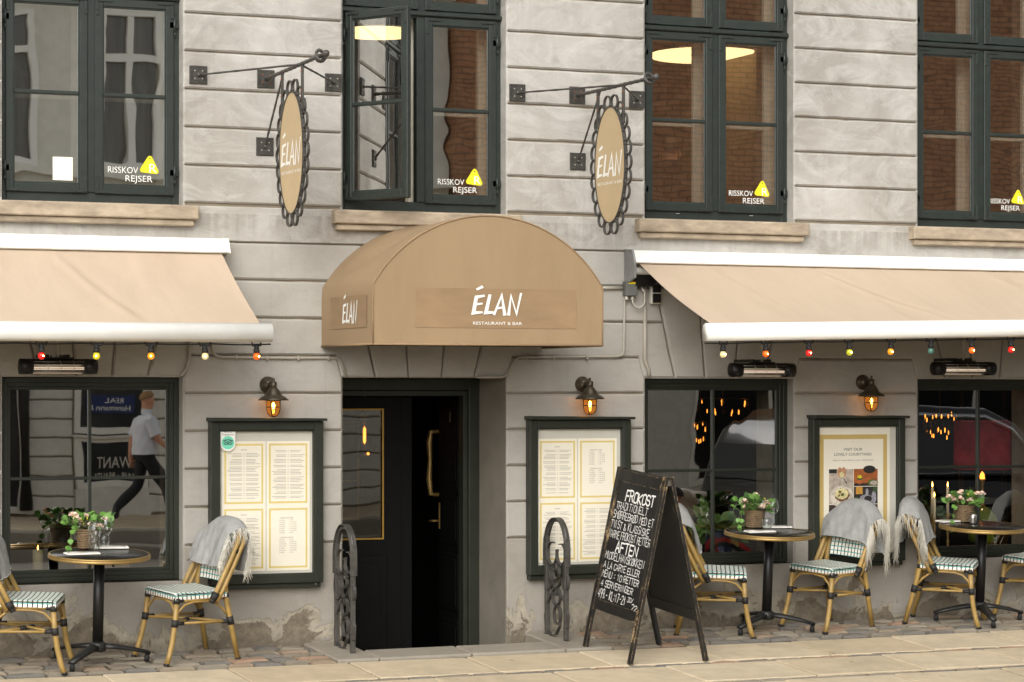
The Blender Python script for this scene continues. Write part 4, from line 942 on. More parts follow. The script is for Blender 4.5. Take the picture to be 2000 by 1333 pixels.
def sheet_rows(b, x0, x1, z0, z1, y, kind, seed):
    r = random.Random(seed); u, v = (1, 0, 0), (0, 0, 1); w_, h = x1 - x0, z1 - z0; xm = (x0 + x1) / 2
    def row(z, a, c_, th=.0022): b.add([(a, y, z - th / 2), (c_, y, z - th / 2), (c_, y, z + th / 2), (a, y, z + th / 2)], [(0, 1, 2, 3)])
    if kind in ('AFTEN', 'FROKOST'): put_text(b, kind, (xm, y, z1 - .075 * h), u, v, w_ * .17, .009)
    if kind == 'hours':
        z = z1 - .14 * h
        for g, rows in enumerate(((('ÅBNINGSTIDER',), ('Mandag', 'Lukket'), ('Tirsdag', '11.30-23.00'), ('Onsdag', '11.30-23.00'), ('Torsdag', '11.30-23.00'), ('Fredag', '11.30-24.00'), ('Lørdag', '11.30-24.00'), ('Søndag', 'Lukket')), (('OPENING HOURS',), ('Monday', 'Closed'), ('Tuesday', '11.30-23.00'), ('Wednesday', '11.30-23.00'), ('Thursday', '11.30-23.00'), ('Friday', '11.30-24.00'), ('Saturday', '11.30-24.00'), ('Sunday', 'Closed')))):
            for q in rows:
                if len(q) == 1: put_text(b, q[0], (x0 + w_ * .46, y, z), u, v, w_ * .38, .0085)
                else:
                    put_text(b, q[0], (x0 + w_ * (.27 + .008 * len(q[0])), y, z), u, v, w_ * .022 * len(q[0]) + .004, .0072); put_text(b, q[1], (x0 + w_ * (.54 + .0085 * len(q[1])), y, z), u, v, w_ * .019 * len(q[1]), .0068)
                z -= h * .0375
            z -= h * .05
        return
    z = z1 - (.14 if kind in ('AFTEN', 'FROKOST') else .09) * h
    while z > z0 + .05 * h:
        for _ in range(r.randint(2, 4)):
            a = r.uniform(.25, .42) * w_; c_ = r.uniform(.25, .42) * w_
            row(z, xm - .06 * w_ - a, xm - .06 * w_); row(z, xm + .06 * w_, xm + .06 * w_ + c_); row(z, xm - .022 * w_, xm + .022 * w_, .0014)
            z -= h * .026
            if z < z0 + .05 * h: break
        z -= h * .028
def menu_case(px0, py0, px1, py1, label, kind, seed):
    p = .085; x0, z1 = W(px0, py0, p); x1, z0 = W(px1, py1, p); z0 += .012
    t = thing('menu_case', label, 'display case', ((x0 + x1) / 2, 0, z0)); off = tuple(t.location)
    fw = .062 if kind != 'poster' else .055
    b = mb('dkgreen'); b.box(x0, x1, -.030, 0, z0 + .003, z1 - .03, .003); ring(b, x0, x1, z0, z1 - .032, fw, -p, -.03, .005); ring(b, x0 + fw - .003, x1 - fw + .003, z0 + fw - .003, z1 - .032 - fw + .003, .010, -p + .012, -.03, .003); b.build('frame', t, off)
    b = mb('dkgreen'); b.prism([(x0 - .012, z1 - .030), (x1 + .014, z1 - .030), (x1 + .014, z1 - .012), (x0 - .012, z1 - .004)], -p - .045, .0, .004); b.build('cap', t, off)
    b = mb('dkgreen'); b.box(x0 + .006, x1 - .012, -.060, -.001, z0 - .036, z0 - .001, .004); b.build('bottom_batten', t, off)
    b = mb('steel'); b.ball((x1 - .05, -.062, z0 - .012), .006, 6); b.build('lock', t, off)
    ix0, ix1, iz0, iz1 = x0 + fw + .006, x1 - fw - .006, z0 + fw + .006, z1 - .032 - fw - .006
    u, v = (1, 0, 0), (0, 0, 1)
    b = mb('backing'); b.box(ix0, ix1, -.040, -.031, iz0, iz1); b.build('backboard', t, off)
    if kind != 'poster':
        W_, H_ = ix1 - ix0, iz1 - iz0
        for r_ in (0, 1):
            for c_ in (0, 1):
                a0 = ix0 + W_ * (.030 + .475 * c_); a1 = a0 + W_ * .465; e0 = iz0 + H_ * ((.02, .475)[1 - r_]) + H_ * .035 * (1 - r_) * 0; e1 = e0 + H_ * .455
                if kind == 'b': a0 -= W_ * .015; a1 -= W_ * .015
                yy = -.0415 - .0006 * (r_ + 2 * c_)
                b = mb('paper'); b.add([(a0, yy, e0), (a1, yy, e0), (a1, yy, e1), (a0, yy, e1)], [(0, 1, 2, 3)])
                w_, h_ = a1 - a0, e1 - e0; m_ = .055 * w_; gw = .042 * w_
                b.use('ygold')
                ya = yy - .0006; A0, A1, E0, E1 = a0 + m_, a1 - m_, e0 + m_, e1 - m_
                for q in ((A0, A1, E0, E0 + gw), (A0, A1, E1 - gw, E1), (A0, A0 + gw, E0 + gw, E1 - gw), (A1 - gw, A1, E0 + gw, E1 - gw)): b.add([(q[0], ya, q[2]), (q[1], ya, q[2]), (q[1], ya, q[3]), (q[0], ya, q[3])], [(0, 1, 2, 3)])
                kd = {'a': (('AFTEN', 'menu'), ('FROKOST', 'hours')), 'b': (('FROKOST', 'hours'), ('AFTEN', 'menu'))}[kind][r_][c_]
                b.use('ink'); sheet_rows(b, A0 + gw, A1 - gw, E0 + gw, E1 - gw, yy - .0007, kd, seed * 7 + r_ * 2 + c_)
                b.build('menu_sheet', t, off)
    else:
        yy = -.042; a0, a1, e0, e1 = ix0 + .004, ix1 - .055, iz0 + .02, iz1 - .01
        b = mb('paper'); b.add([(a0, yy, e0), (a1, yy, e0), (a1, yy, e1), (a0, yy, e1)], [(0, 1, 2, 3)])
        w_, h_ = a1 - a0, e1 - e0; ya = yy - .0006
        A0, A1, E0, E1 = a0 + .02 * w_, a1 - .04 * w_, e0 + .06 * h_, e1 - .055 * h_; gw = .055 * w_
        b.use('postergold')
        for q in ((A0, A1, E0, E0 + gw), (A0, A1, E1 - gw, E1), (A0, A0 + gw, E0 + gw, E1 - gw), (A1 - gw, A1, E0 + gw, E1 - gw)): b.add([(q[0], ya, q[2]), (q[1], ya, q[2]), (q[1], ya, q[3]), (q[0], ya, q[3])], [(0, 1, 2, 3)])
        xm = (A0 + A1) / 2 - .005
        b.use('ygold'); put_text(b, 'ÉLAN', (xm, ya, e1 - .115 * h_), u, v, .03, .008)
        b.use('inkdk'); put_text(b, 'VISIT OUR', (xm, ya, e1 - .175 * h_), u, v, w_ * .26, .021); put_text(b, 'LOVELY COURTYARD', (xm, ya, e1 - .215 * h_), u, v, w_ * .52, .021)
        b.use('ink'); put_text(b, 'Open for lunch, dinner or just a refreshment', (xm, ya, e1 - .262 * h_), u, v, w_ * .56, .0125)
        b.build('poster', t, off)
        po = [o for o in t.children if o.name.startswith('poster')][0]
        bx0, bx1 = xm - .175 * 0 - w_ * .335, xm + w_ * .345; bz1, bz0 = e1 - .335 * h_, e1 - .80 * h_; bw = bx1 - bx0; bh = bz1 - bz0; yb = ya - .0006
        def R4(b, m, X0, X1, Z0, Z1, k): b.use(m).add([(bx0 + bw * X0, yb - .0004 * k, bz0 + bh * Z0), (bx0 + bw * X1, yb - .0004 * k, bz0 + bh * Z0), (bx0 + bw * X1, yb - .0004 * k, bz0 + bh * Z1), (bx0 + bw * X0, yb - .0004 * k, bz0 + bh * Z1)], [(0, 1, 2, 3)])
        def EL(b, m, X, Z, rx, rz, k, n=16): b.use(m).add([(bx0 + bw * X + bw * rx * math.cos(q * 2 * math.pi / n), yb - .0004 * k, bz0 + bh * Z + bw * rz * math.sin(q * 2 * math.pi / n)) for q in range(n)], [list(range(n))])
        PH = {}
        for nm, rgb in dict(table=(186, 172, 160), plate=(214, 204, 190), crust=(110, 66, 40), egg=(226, 214, 160), shrimp=(214, 128, 84), herb=(92, 104, 52), hand=(204, 150, 112), rustw=(166, 92, 44), dkb=(36, 34, 34), potty=(190, 104, 54), flw=(220, 196, 40), oran=(206, 150, 60), bowl=(150, 148, 158), leafp=(66, 88, 50), yard=(104, 84, 80), yard2=(60, 44, 42), redb=(140, 70, 48)).items(): PH[nm] = mat('photo_' + nm, rgb, .6, var=.3, scale=30)
        M.update({'ph_' + k: v for k, v in PH.items()}); g = .012
        b = mb('ph_table'); R4(b, 'ph_table', 0, .50, .39, 1, 0); R4(b, 'ph_dkb', 0.001, .16, .93, 1, 1); EL(b, 'ph_plate', .26, .52, .25, .19, 1); EL(b, 'ph_crust', .27, .55, .16, .125, 2, 7); EL(b, 'ph_egg', .26, .57, .14, .10, 3, 9)
        rq = random.Random(4)
        for k in range(12): EL(b, rq.choice(['ph_shrimp', 'ph_shrimp', 'ph_egg', 'ph_herb']), .27 + rq.uniform(-.11, .11), .575 + rq.uniform(-.035, .035), .035, .026, 4 + k * .3, 7)
        EL(b, 'ph_hand', .22, .95, .05, .09, 2, 8); EL(b, 'ph_hand', .30, .95, .05, .09, 2.5, 8); EL(b, 'ph_egg', .26, .91, .05, .05, 3, 8)
        b.use('ph_dkb').add([(bx0 + bw * a, yb - .0012, bz0 + bh * c_) for a, c_ in ((.29, .84), (.305, .84), (.37, .75), (.355, .74))], [(0, 1, 2, 3)]); b.build('poster_photo', po, off, 'photo of an open sandwich on a plate')
        b = mb('ph_rustw'); R4(b, 'ph_rustw', .51, 1, .70, 1, 0); EL(b, 'ph_dkb', .83, .99, .13, .07, 1); R4(b, 'ph_dkb', .511, .999, .701, .75, 1); EL(b, 'ph_potty', .63, .78, .045, .05, 2); EL(b, 'ph_leafp', .63, .84, .06, .04, 2.4); EL(b, 'ph_flw', .63, .865, .05, .03, 3); EL(b, 'ph_herb', .90, .76, .11, .06, 2); EL(b, 'ph_table', .92, .755, .08, .04, 2.6); b.build('poster_photo', po, off, 'photo of a potted plant on a courtyard table')
        b = mb('ph_dkb'); R4(b, 'ph_dkb', .51, 1, .39, .69, 0); R4(b, 'ph_oran', .55, .69, .56, .688, 1); EL(b, 'ph_bowl', .76, .47, .14, .085, 2); EL(b, 'ph_dkb', .80, .475, .08, .06, 3); EL(b, 'ph_bowl', .78, .60, .03, .06, 3); EL(b, 'ph_bowl', .92, .50, .05, .12, 1.5); EL(b, 'ph_leafp', .56, .46, .05, .06, 2); EL(b, 'ph_leafp', .95, .64, .05, .05, 2); b.build('poster_photo', po, off, 'photo of a silver bowl with bottles')
        b = mb('ph_yard2'); R4(b, 'ph_yard2', 0, 1, 0, .38, 0); b.use('ph_yard').add([(bx0 + bw * a, yb - .0005, bz0 + bh * c_) for a, c_ in ((.45, .0), (.998, .0), (.998, .12), (.90, .26), (.82, .26))], [(0, 1, 2, 3, 4)]); R4(b, 'ph_redb', .82, .90, .26, .37, 1); EL(b, 'ph_redb', .70, .32, .05, .05, 1); b.build('poster_photo', po, off, 'photo of a courtyard')
    b = mb('pane_c'); b.add([(ix0 - .004, -.062, iz0 - .004), (ix1 + .004, -.062, iz0 - .004), (ix1 + .004, -.062, iz1 + .004), (ix0 - .004, -.062, iz1 + .004)], [(0, 1, 2, 3)]); b.build('pane', t, off)
    return t, (x0, x1, z0, z1)
M['backing'] = mat('case_backing', (206, 202, 192), .7, var=.04); M['postergold'] = mat('poster_gold', (206, 178, 110), .6, var=.06)
mc1, q1 = menu_case(413, 815, 632, 1141, 'dark green menu case left of the doorway with a round-bottomed sticker on its glass', 'a', 1)
mc2, q2 = menu_case(1036, 812, 1233, 1122, 'dark green menu case right of the doorway, partly behind the chalkboard', 'b', 2)
mc3, q3 = menu_case(1589, 810, 1769, 1098, 'dark green display case with a poster inviting to the courtyard', 'poster', 3)
# round-bottomed rating sticker on the glass
xa, zt = W(431, 839, .0655); xb, zb = W(460, 882, .0655); r_ = (xb - xa) / 2; xm = (xa + xb) / 2
b = mb('white'); pts = [(xa, zt), (xa, zb + r_)] + [(xm - r_ * math.cos(q), zb + r_ - r_ * math.sin(q)) for q in [k * math.pi / 10 for k in range(1, 10)]] + [(xb, zb + r_), (xb, zt)]
b.add([(q[0], -.0630, q[1]) for q in pts], [list(range(len(pts)))])
zc_ = zb + r_ * 1.12
def disc(b, m, x, z, r, y, n=20): b.use(m).add([(x + r * math.cos(q * 2 * math.pi / n), y, z + r * math.sin(q * 2 * math.pi / n)) for q in range(n)], [list(range(n))])
disc(b, 'mint', xm, zc_, r_ * .86, -.0634)
for e in (-1, 1):
    disc(b, 'inkbk', xm + e * r_ * .30, zc_, r_ * .30, -.0638); disc(b, 'mint', xm + e * r_ * .30, zc_, r_ * .21, -.0641); disc(b, 'inkbk', xm + e * r_ * .30, zc_, r_ * .11, -.0644)
b.use('inkbk'); ribbon(b, [(-r_ * .66, r_ * .26), (-r_ * .35, r_ * .36), (0, r_ * .40), (r_ * .35, r_ * .36), (r_ * .66, r_ * .26)], r_ * .08, (xm, -.0638, zc_), (1, 0, 0), (0, 0, 1), .0002)
b.add([(xm - r_ * .1, -.0646, zc_ - r_ * .12), (xm, -.0646, zc_ - r_ * .32), (xm + r_ * .1, -.0646, zc_ - r_ * .12)], [(0, 1, 2)])
put_text(b, "We're on", (xm, -.0636, zt - r_ * .36), (1, 0, 0), (0, 0, 1), r_ * 1.1, r_ * .22); put_text(b, 'Tripadvisor', (xm, -.0636, zt - r_ * .68), (1, 0, 0), (0, 0, 1), r_ * 1.6, r_ * .24)
b.build('sticker', mc1, tuple(mc1.location), 'white sticker with a mint green owl roundel')

def heater(px0, px1, py, label, p=.30):
    x0, z = W(px0, py, p); x1, _ = W(px1, py, p); xm = (x0 + x1) / 2; t = thing('patio_heater', label, 'heater', (xm, -p, z), 'black radiant heaters over the windows'); off = (xm, -p, z)
    b = mb('blackmetal'); r = .052; n = 14
    prof = [(math.sin(q) * r, math.cos(q) * r) for q in [R_(-75) + k * R_(235) / n for k in range(n + 1)]]
    def half(xs, full):
        m = len(prof)
        if full: pf = [(math.sin(k * math.pi / 9) * r, math.cos(k * math.pi / 9) * r) for k in range(18)]; b.sweep([(xs[0], -p, z), (xs[1], -p, z)], [(q[0], q[1]) for q in pf], (0, 0, 1))
        else:
            vs = [(x, -p + q[0], z + q[1]) for x in xs for q in prof]; b.add(vs, [(i, i + 1, m + i + 1, m + i) for i in range(m - 1)], True)
    half((x0, x0 + .085), True); half((x1 - .085, x1), True); half((x0 + .08, x1 - .08), False); b.build('housing', t, off)
    b = mb('steel'); b.grid(lambda i, j: (x0 + .085 + (x1 - x0 - .17) * i, -p + .030 - .055 * math.sin(math.pi * j) * 0 + (.022 - .05 * abs(j - .5)) * 1 - .03, z + .030 - .078 * j), 6, 8); b.build('reflector', t, off)
    b = mb('heat'); b.tube([(x0 + .09, -p - .022, z - .012), (x1 - .09, -p - .022, z - .012)], .010, 8); b.build('heating_tube', t, off)
    b = mb('steel')
    for k in range(7): b.tube([(x0 + .085, -p - .050 + .003 * abs(k - 3), z + .030 - .011 * k), (x1 - .085, -p - .050 + .003 * abs(k - 3), z + .030 - .011 * k)], .0018, 5)
    for k in (1, 2, 3): xx = x0 + .085 + (x1 - x0 - .17) * k / 4; b.tube([(xx, -p - .050, z + .04), (xx + .012, -p - .056, z), (xx, -p - .048, z - .045)], .002, 5)
    b.build('guard', t, off)
    b = mb('blackmetal'); b.box(xm - .10, xm + .10, -p - .02, -p + .02, z + .052, z + .062, .002); b.box(xm - .08, xm - .06, -p, -.002, z + .058, z + .080, .002); b.box(xm + .06, xm + .08, -p, -.002, z + .058, z + .080, .002)
    for e in (-.05, .04): b.ball((xm + e, -p - .012, z + .066), .008, 6)
    b.build('wall_bracket', t, off)
    b = mb('conduit'); b.tube([(xm, -p, z + .06), (xm, -p, z + .55)], .009, 8); b.box(xm + .009, xm + .016, -p - .01, -p + .01, z + .09, z + .16); b.build('hanging_rod', t, off)
heater(38, 188, 716, 'black radiant heater with a glowing tube over the left window'); heater(1427, 1549, 723, 'black radiant heater over the window behind the chalkboard'); heater(1823, 1940, 720, 'black radiant heater over the rightmost restaurant window')

def pipe(label, pts, r=.010, nm='conduit', clips=()):
    P = [Vector((W(a, c_)[0], -.014, W(a, c_)[1])) for a, c_ in pts]
    b = mb('conduit'); b.tube(P, r, 8)
    ob = b.build(nm, None); tag(ob, label, 'pipe')
    for a, c_ in clips:
        x, z = W(a, c_); q = mb('conduit'); q.box(x - .008, x + .008, -.028, -.001, z - .016, z + .016, .004); q.build('pipe_clip', ob)
    return ob
pipe('thin painted cable conduit running from the left awning along the wall joint to the doorway', [(413, 660), (414, 684), (420, 695), (430, 698), (560, 700), (655, 699), (664, 705), (675, 736)], .0095, clips=((460, 698.5), (520, 699.5), (581, 700), (640, 699.5)))
pipe('thin painted cable conduit from the grey junction box down and round the doorway head', [(1218, 581), (1217, 685), (1214, 694), (1205, 697), (1013, 698), (1004, 703), (988, 733), (980, 737), (930, 737)], .0095, clips=((1145, 699), (1080, 699), (1028, 699)))
pipe('thin vertical conduit at the right end of the left window', [(369, 660), (369, 700), (363, 722), (352, 735)], .012)
pipe('straight vertical conduit running down from under the right awning', [(1258, 560), (1258, 706), (1265, 722), (1266, 736)], .015)
pipe('short horizontal conduit beside the right awning end plate', [(1165, 563), (1214, 563)], .014)
X, Z = W(1226, 565); jb = thing('junction_box', 'grey electrical junction box with a loop of pale cable under the right awning end', 'junction box', (X, -.03, Z)); off = tuple(jb.location)
b = mb('greyplastic'); b.box(X - .045, X + .045, -.075, -.001, Z - .055, Z + .055, .006); b.build('box', jb, off)
b = mb('yellow'); b.box(X - .03, X + .03, -.0765, -.074, Z + .034, Z + .048); b.use('taillight').box(X - .03, X + .03, -.0764, -.074, Z + .049, Z + .054); b.build('warning_label', jb, off)
b = mb('pale')
for e in (-.027, .018): b.tube([(X + e, -.04, Z - .055), (X + e, -.04, Z - .082)], .014, 10)
b.tube([(X + .018 + .05 * (1 - math.cos(a)) , -.045, Z - .082 - .055 * math.sin(a)) for a in [k * math.pi / 10 for k in range(11)]] + [(X + .115, -.045, Z - .03), (X + .09, -.045, Z + .02)], .006, 6); b.build('cable_gland', jb, off)
X, Z = W(1276, 574); so = thing('outdoor_socket', 'dark grey double outdoor socket under the right awning end', 'socket', (X, -.03, Z)); off = tuple(so.location)
b = mb('pale'); b.box(X - .042, X + .042, -.050, -.001, Z - .078, Z + .078, .008); b.build('back_box', so, off)
for e in (.04, -.036):
    b = mb('blackmetal'); b.box(X - .034, X + .036, -.062, -.049, Z + e - .034, Z + e + .034, .006); b.build('flap', so, off)
X, Z = W(1250, 546); b = mb('blackmetal'); b.box(X - .075, X + .085, -.09, -.02, Z - .055, Z + .045, .01); o = b.build('awning_motor'); tag(o, 'black motor housing under the end of the right awning', 'motor')

# ------------------------------------------------------------------ door railings
def railing(X, p0, p1, z0, H, label, seed):
    t = thing('door_railing', label, 'railing', (X, -(p0 + p1) / 2, z0)); off = tuple(t.location); wd = p1 - p0; pm = (p0 + p1) / 2
    for p in (p0, p1):
        b = mb('iron'); b.box(X - .016, X + .016, -p - .016, -p + .016, z0 - .01, z0 + H * .84, .003); b.build('post', t, off)
    b = mb('iron'); rr = wd / 2 + .02; pts = [(X, -pm - rr, z0 + H * .60)] + [(X, -pm - rr * math.cos(q), z0 + H - rr * 1.25 + rr * 1.25 * math.sin(q)) for q in [k * math.pi / 16 for k in range(17)]] + [(X, -pm + rr, z0 + H * .60)]
    b.sweep(pts, [(-.004, -.024), (.004, -.024), (.004, .024), (-.004, .024)], (1, 0, 0), False, False); b.build('arched_top', t, off)
    b = mb('iron'); r3 = wd / 2; b.tube([(X, -pm - r3, z0 + H * .80)] + [(X, -pm - r3 * math.cos(q), z0 + H * .82 + r3 * .85 * math.sin(q)) for q in [k * math.pi / 10 for k in range(11)]] + [(X, -pm + r3, z0 + H * .80)], .013, 8); b.build('handrail', t, off)
    SEC = [(-.003, -.012), (.003, -.012), (.003, .012), (-.003, .012)]
    def scr(pts): b = mb('iron'); b.sweep([(X, -pm - a * wd / 2, z0 + c_ * H) for a, c_ in pts], SEC, (1, 0, 0), False, False); b.build('scroll', t, off)
    def circ(cx, cz, rx, rz, a0=0, a1=6.0, n=18): scr([(cx + rx * math.cos(a0 + (a1 - a0) * k / n), cz + rz * math.sin(a0 + (a1 - a0) * k / n)) for k in range(n + 1)])
    circ(-.45, .70, .50, .095, 1.2, 6.6); circ(.50, .70, .46, .085, 1.9, -3.6)
    circ(-.05, .555, .34, .07, 0, 6.28)
    circ(-.78, .50, .46, .105, .6, 6.3); circ(.95, .47, .30, .07, 0, 6.28)
    scr([(1.0, .62), (.75, .52), (.3, .44), (-.35, .385), (-.85, .29), (-1.18, .17), (-1.1, .07), (-.6, .012), (-.05, .02), (.35, .10), (.4, .20), (.15, .27), (-.1, .25)])
    scr([(-.9, .62), (-.6, .50), (-.1, .415), (.4, .36), (.95, .30), (1.22, .2), (1.15, .1), (.9, .05)])
    circ(.0, .345, .40, .075, 0, 6.28); circ(.1, .19, .36, .08, 0, 6.28);
    b = mb('iron'); r = random.Random(seed)
    for cz in (.56, .35):
        for k in range(4):
            a = r.uniform(.3, 2.8); L = r.uniform(.25, .5)
            q0 = Vector((X, -pm - r.uniform(-.2, .2) * wd / 2, z0 + cz * H)); q1 = q0 + Vector((r.uniform(-.012, .012), -math.cos(a) * L * wd / 2, math.sin(a) * .045))
            b.tube([q0, (q0 + q1) / 2 + Vector((.006, 0, 0)), q1], .007, 6, scale=[.6, 1.5, .3])
    b.build('leaf_ornament', t, off, kind='stuff')
    b = mb('iron')
    for p in (p0, p1):
        for z in (.15, .33, .62): b.ball((X - .018, -p, z0 + z * H), .007, 6)
    b.build('rivet', t, off, kind='stuff')
zs = lambda x, p: ground(x, p) + .010
railing(-1.415, .19, .51, zs(-1.41, .4), .87, 'black wrought iron railing on the left of the doorway', 1)
railing(.235, .10, .43, zs(.24, .25), .86, 'black wrought iron railing on the right of the doorway', 2)

# ------------------------------------------------------------------ chalkboard
FX, BX_, TXm = .268, .850, .560          # foot lines and ridge of the A-board, which stands across the pavement
pa, pb = .655, 1.425
brd = thing('chalkboard_sign', 'black A-frame chalkboard with white handwritten menu standing on the pale slabs', 'sandwich board', (TXm, -(pa + pb) / 2, ground(TXm, 1.04))); off = tuple(brd.location)
HT = 1.265
def bp(side, s, h):                      # side -1 front leaf, +1 rear leaf; s 0..1 along the board, h metres up the leaf
    p = pa + (pb - pa) * s; xf_ = FX if side < 0 else BX_; z0 = ground(xf_, p) + .002; zt = ground(TXm, p) + HT
    k = h / HT
    return Vector((xf_ + (TXm + side * .018 - xf_) * k, -p, z0 + (zt - z0) * k))
for side in (-1, 1):
    nrm = (bp(side, 0, HT) - bp(side, 0, 0)).cross(Vector((0, -1, 0))).normalized() * (1 if side < 0 else 1)
    if nrm.x * side < 0: nrm = -nrm
    sw = .05
    for s in (sw / 2 / (pb - pa), 1 - sw / 2 / (pb - pa)):
        b = mb('worn' if side < 0 or s > .5 else 'black'); b.bar([bp(side, s, 0), bp(side, s, .4), bp(side, s, .8), bp(side, s, HT + .01)], .024, sw, (0, 1, 0)); b.build('leg', brd, off)
    e = sw / (pb - pa)
    for h, hh in ((.315, .075), (HT - .045, .085)):
        b = mb('worn' if side < 0 else 'black'); b.bar([bp(side, e, h), bp(side, .5, h), bp(side, 1 - e, h)], .022, hh, bp(side, 0, 1) - bp(side, 0, 0)); b.build('rail', brd, off)
    b = mb('black'); a, c_ = .345, HT - .08
    vs = [bp(side, e, a), bp(side, 1 - e, a), bp(side, 1 - e, c_), bp(side, e, c_)]
    b.add([q + nrm * .004 for q in vs] + [q - nrm * .004 for q in vs], [(0, 1, 2, 3), (4, 7, 6, 5), (0, 4, 5, 1), (1, 5, 6, 2), (2, 6, 7, 3), (3, 7, 4, 0)]); bo = b.build('board', brd, off)
    if side < 0:
        b = mb('worn'); b.bar([bp(side, e + .008, a + .02), bp(side, e + .008, c_ - .02)], .012, .012, (0, 1, 0)); b.bar([bp(side, 1 - e - .008, a + .02), bp(side, 1 - e - .008, c_ - .02)], .012, .012, (0, 1, 0)); b.build('inner_beading', brd, off)
        r = random.Random(11)
        O = bp(side, e, a) + nrm * .0042; u = (bp(side, 1 - e, a) - bp(side, e, a)).normalized(); v = (bp(side, e, c_) - bp(side, e, a)).normalized()
        WB = (bp(side, 1 - e, a) - bp(side, e, a)).length; HB = (c_ - a)
        LN = [('FROKOST', .24, .865, .074, .66, .0105), ('TRADITIONELT', .06, .785, .051, .72, .0044), ('SMØRREBRØD MED ET', .03, .705, .051, .93, .0044), ('TVIST & KLASSISKE', .02, .622, .051, .88, .0044), ('VARME FROKOST RETTER', .02, .540, .051, .95, .0042),
              ('AFTEN', .24, .435, .070, .50, .0105), ('MIDDELHAVSKØKKEN', .03, .358, .051, .90, .0044), ('A LA CARTE ELLER', .04, .280, .045, .82, .0044), ('MENU : 10 RETTER', .04, .202, .045, .84, .0044), ('4 SERVERINGER', .05, .125, .044, .74, .0044), ('499,- KL:17-21', .03, .026, .060, .64, .0050)]
        LN += [('30/', .725, .062, .030, .13, .0034), ('22', .845, .006, .038, .12, .0042)]
        for t_, x, y, h, wl, sw_ in LN:
            b = mb('chalk'); ws = [b]; hand_line(b, t_, x * WB, y * HB, h, wl * WB, sw_ * 1.12, O, u, v, r, words=ws)
            for q in ws: q.build('chalk_word', bo, off)
b = mb('steel')
for s in (.02, .98): q = bp(-1, s, HT - .02); b.box(q.x - .01, q.x + .045, q.y - .006, q.y + .006, q.z - .03, q.z + .012, .002)
b.build('hinge', brd, off)
b = mb('rubber'); b.tube([bp(-1, .03, .45), (bp(-1, .03, .45) + bp(1, .03, .45)) / 2 - Vector((0, 0, .05)), bp(1, .03, .45)], .003, 5); b.build('chain', brd, off)

# ------------------------------------------------------------------ bistro tables, chairs, blankets
TILT = Matrix.Rotation(tiltx, 4, 'X')
def stand(rz): return (TILT @ Matrix.Rotation(rz, 4, 'Z')).to_euler()
def make_table(label, loc, rz, legs):
    t = thing('bistro_table', label, 'table', loc, 'round bistro tables on the setts', stand(rz)); R = .335; h = .735
    b = mb('tabletop'); b.lathe([(1e-5, h), (R - .012, h), (R - .010, h - .003), (R - .010, h - .012), (1e-5, h - .012)], 56); b.build('tabletop', t)
    b = mb('brass'); b.lathe([(R - .0115, h + .001), (R - .004, h + .002), (R, h - .003), (R + .001, h - .009), (R - .003, h - .012), (R + .002, h - .016), (R + .003, h - .024), (R - .002, h - .030), (R - .02, h - .031)], 56, caps=False); b.build('rim', t)
    b = mb('blackmetal'); b.tube([(0, 0, .10), (0, 0, h - .02)], .036, 16); b.build('column', t)
    b = mb('castiron'); b.lathe([(.05, .085), (.058, .092), (.056, .135), (.045, .145), (.036, .15)], 20)
    b.build('hub', t)
    for a in legs:
        b = mb('castiron'); d = Vector((math.cos(a), math.sin(a), 0)); L = .36
        pts = [d * .03 + Vector((0, 0, .118)), d * (L * .35) + Vector((0, 0, .108)), d * (L * .7) + Vector((0, 0, .085)), d * L + Vector((0, 0, .058))]
        b.sweep(pts, [(-.036, -.012), (.036, -.012), (.030, .010), (.012, .018), (-.012, .018), (-.030, .010)], (0, 0, 1), False, True, True, [1.05, 1, .85, .68])
        f = d * (L - .018); lg = b.build('leg', t)
        b = mb('rubber'); b.lathe([(.018, 0), (.018, .03), (.012, .055), (1e-5, .056)], 10, f); b.build('foot', lg)
    b = mb('blackmetal'); b.box(-.05, .05, -.05, .05, h - .035, h - .0125, .004); b.tube([(.05, -.02, h - .03), (.085, -.035, h - .035), (.085, -.04, h - .085)], .008, 6); b.build('tilt_catch', t)
    return t
def gpt(x, p): return Vector((x, -p, ground(x, p) + .008))
TB = []
tx1 = W(190, 1074, .44)[0]; tx2 = W(1496, 1036, .36)[0]; tx3 = W(1912, 1026, .36)[0]
TB.append(make_table('round black bistro table with two place settings at the left window', gpt(tx1, .44), 0, [R_(-133), R_(128), R_(2)]))
TB.append(make_table('round black bistro table between the chalkboard and the poster case', gpt(tx2, .36), 0, [R_(-152), R_(-25), R_(90)]))
TB.append(make_table('round black bistro table by the window with candles, rightmost', gpt(tx3, .36), 0, [R_(165), R_(-105), R_(-8)]))
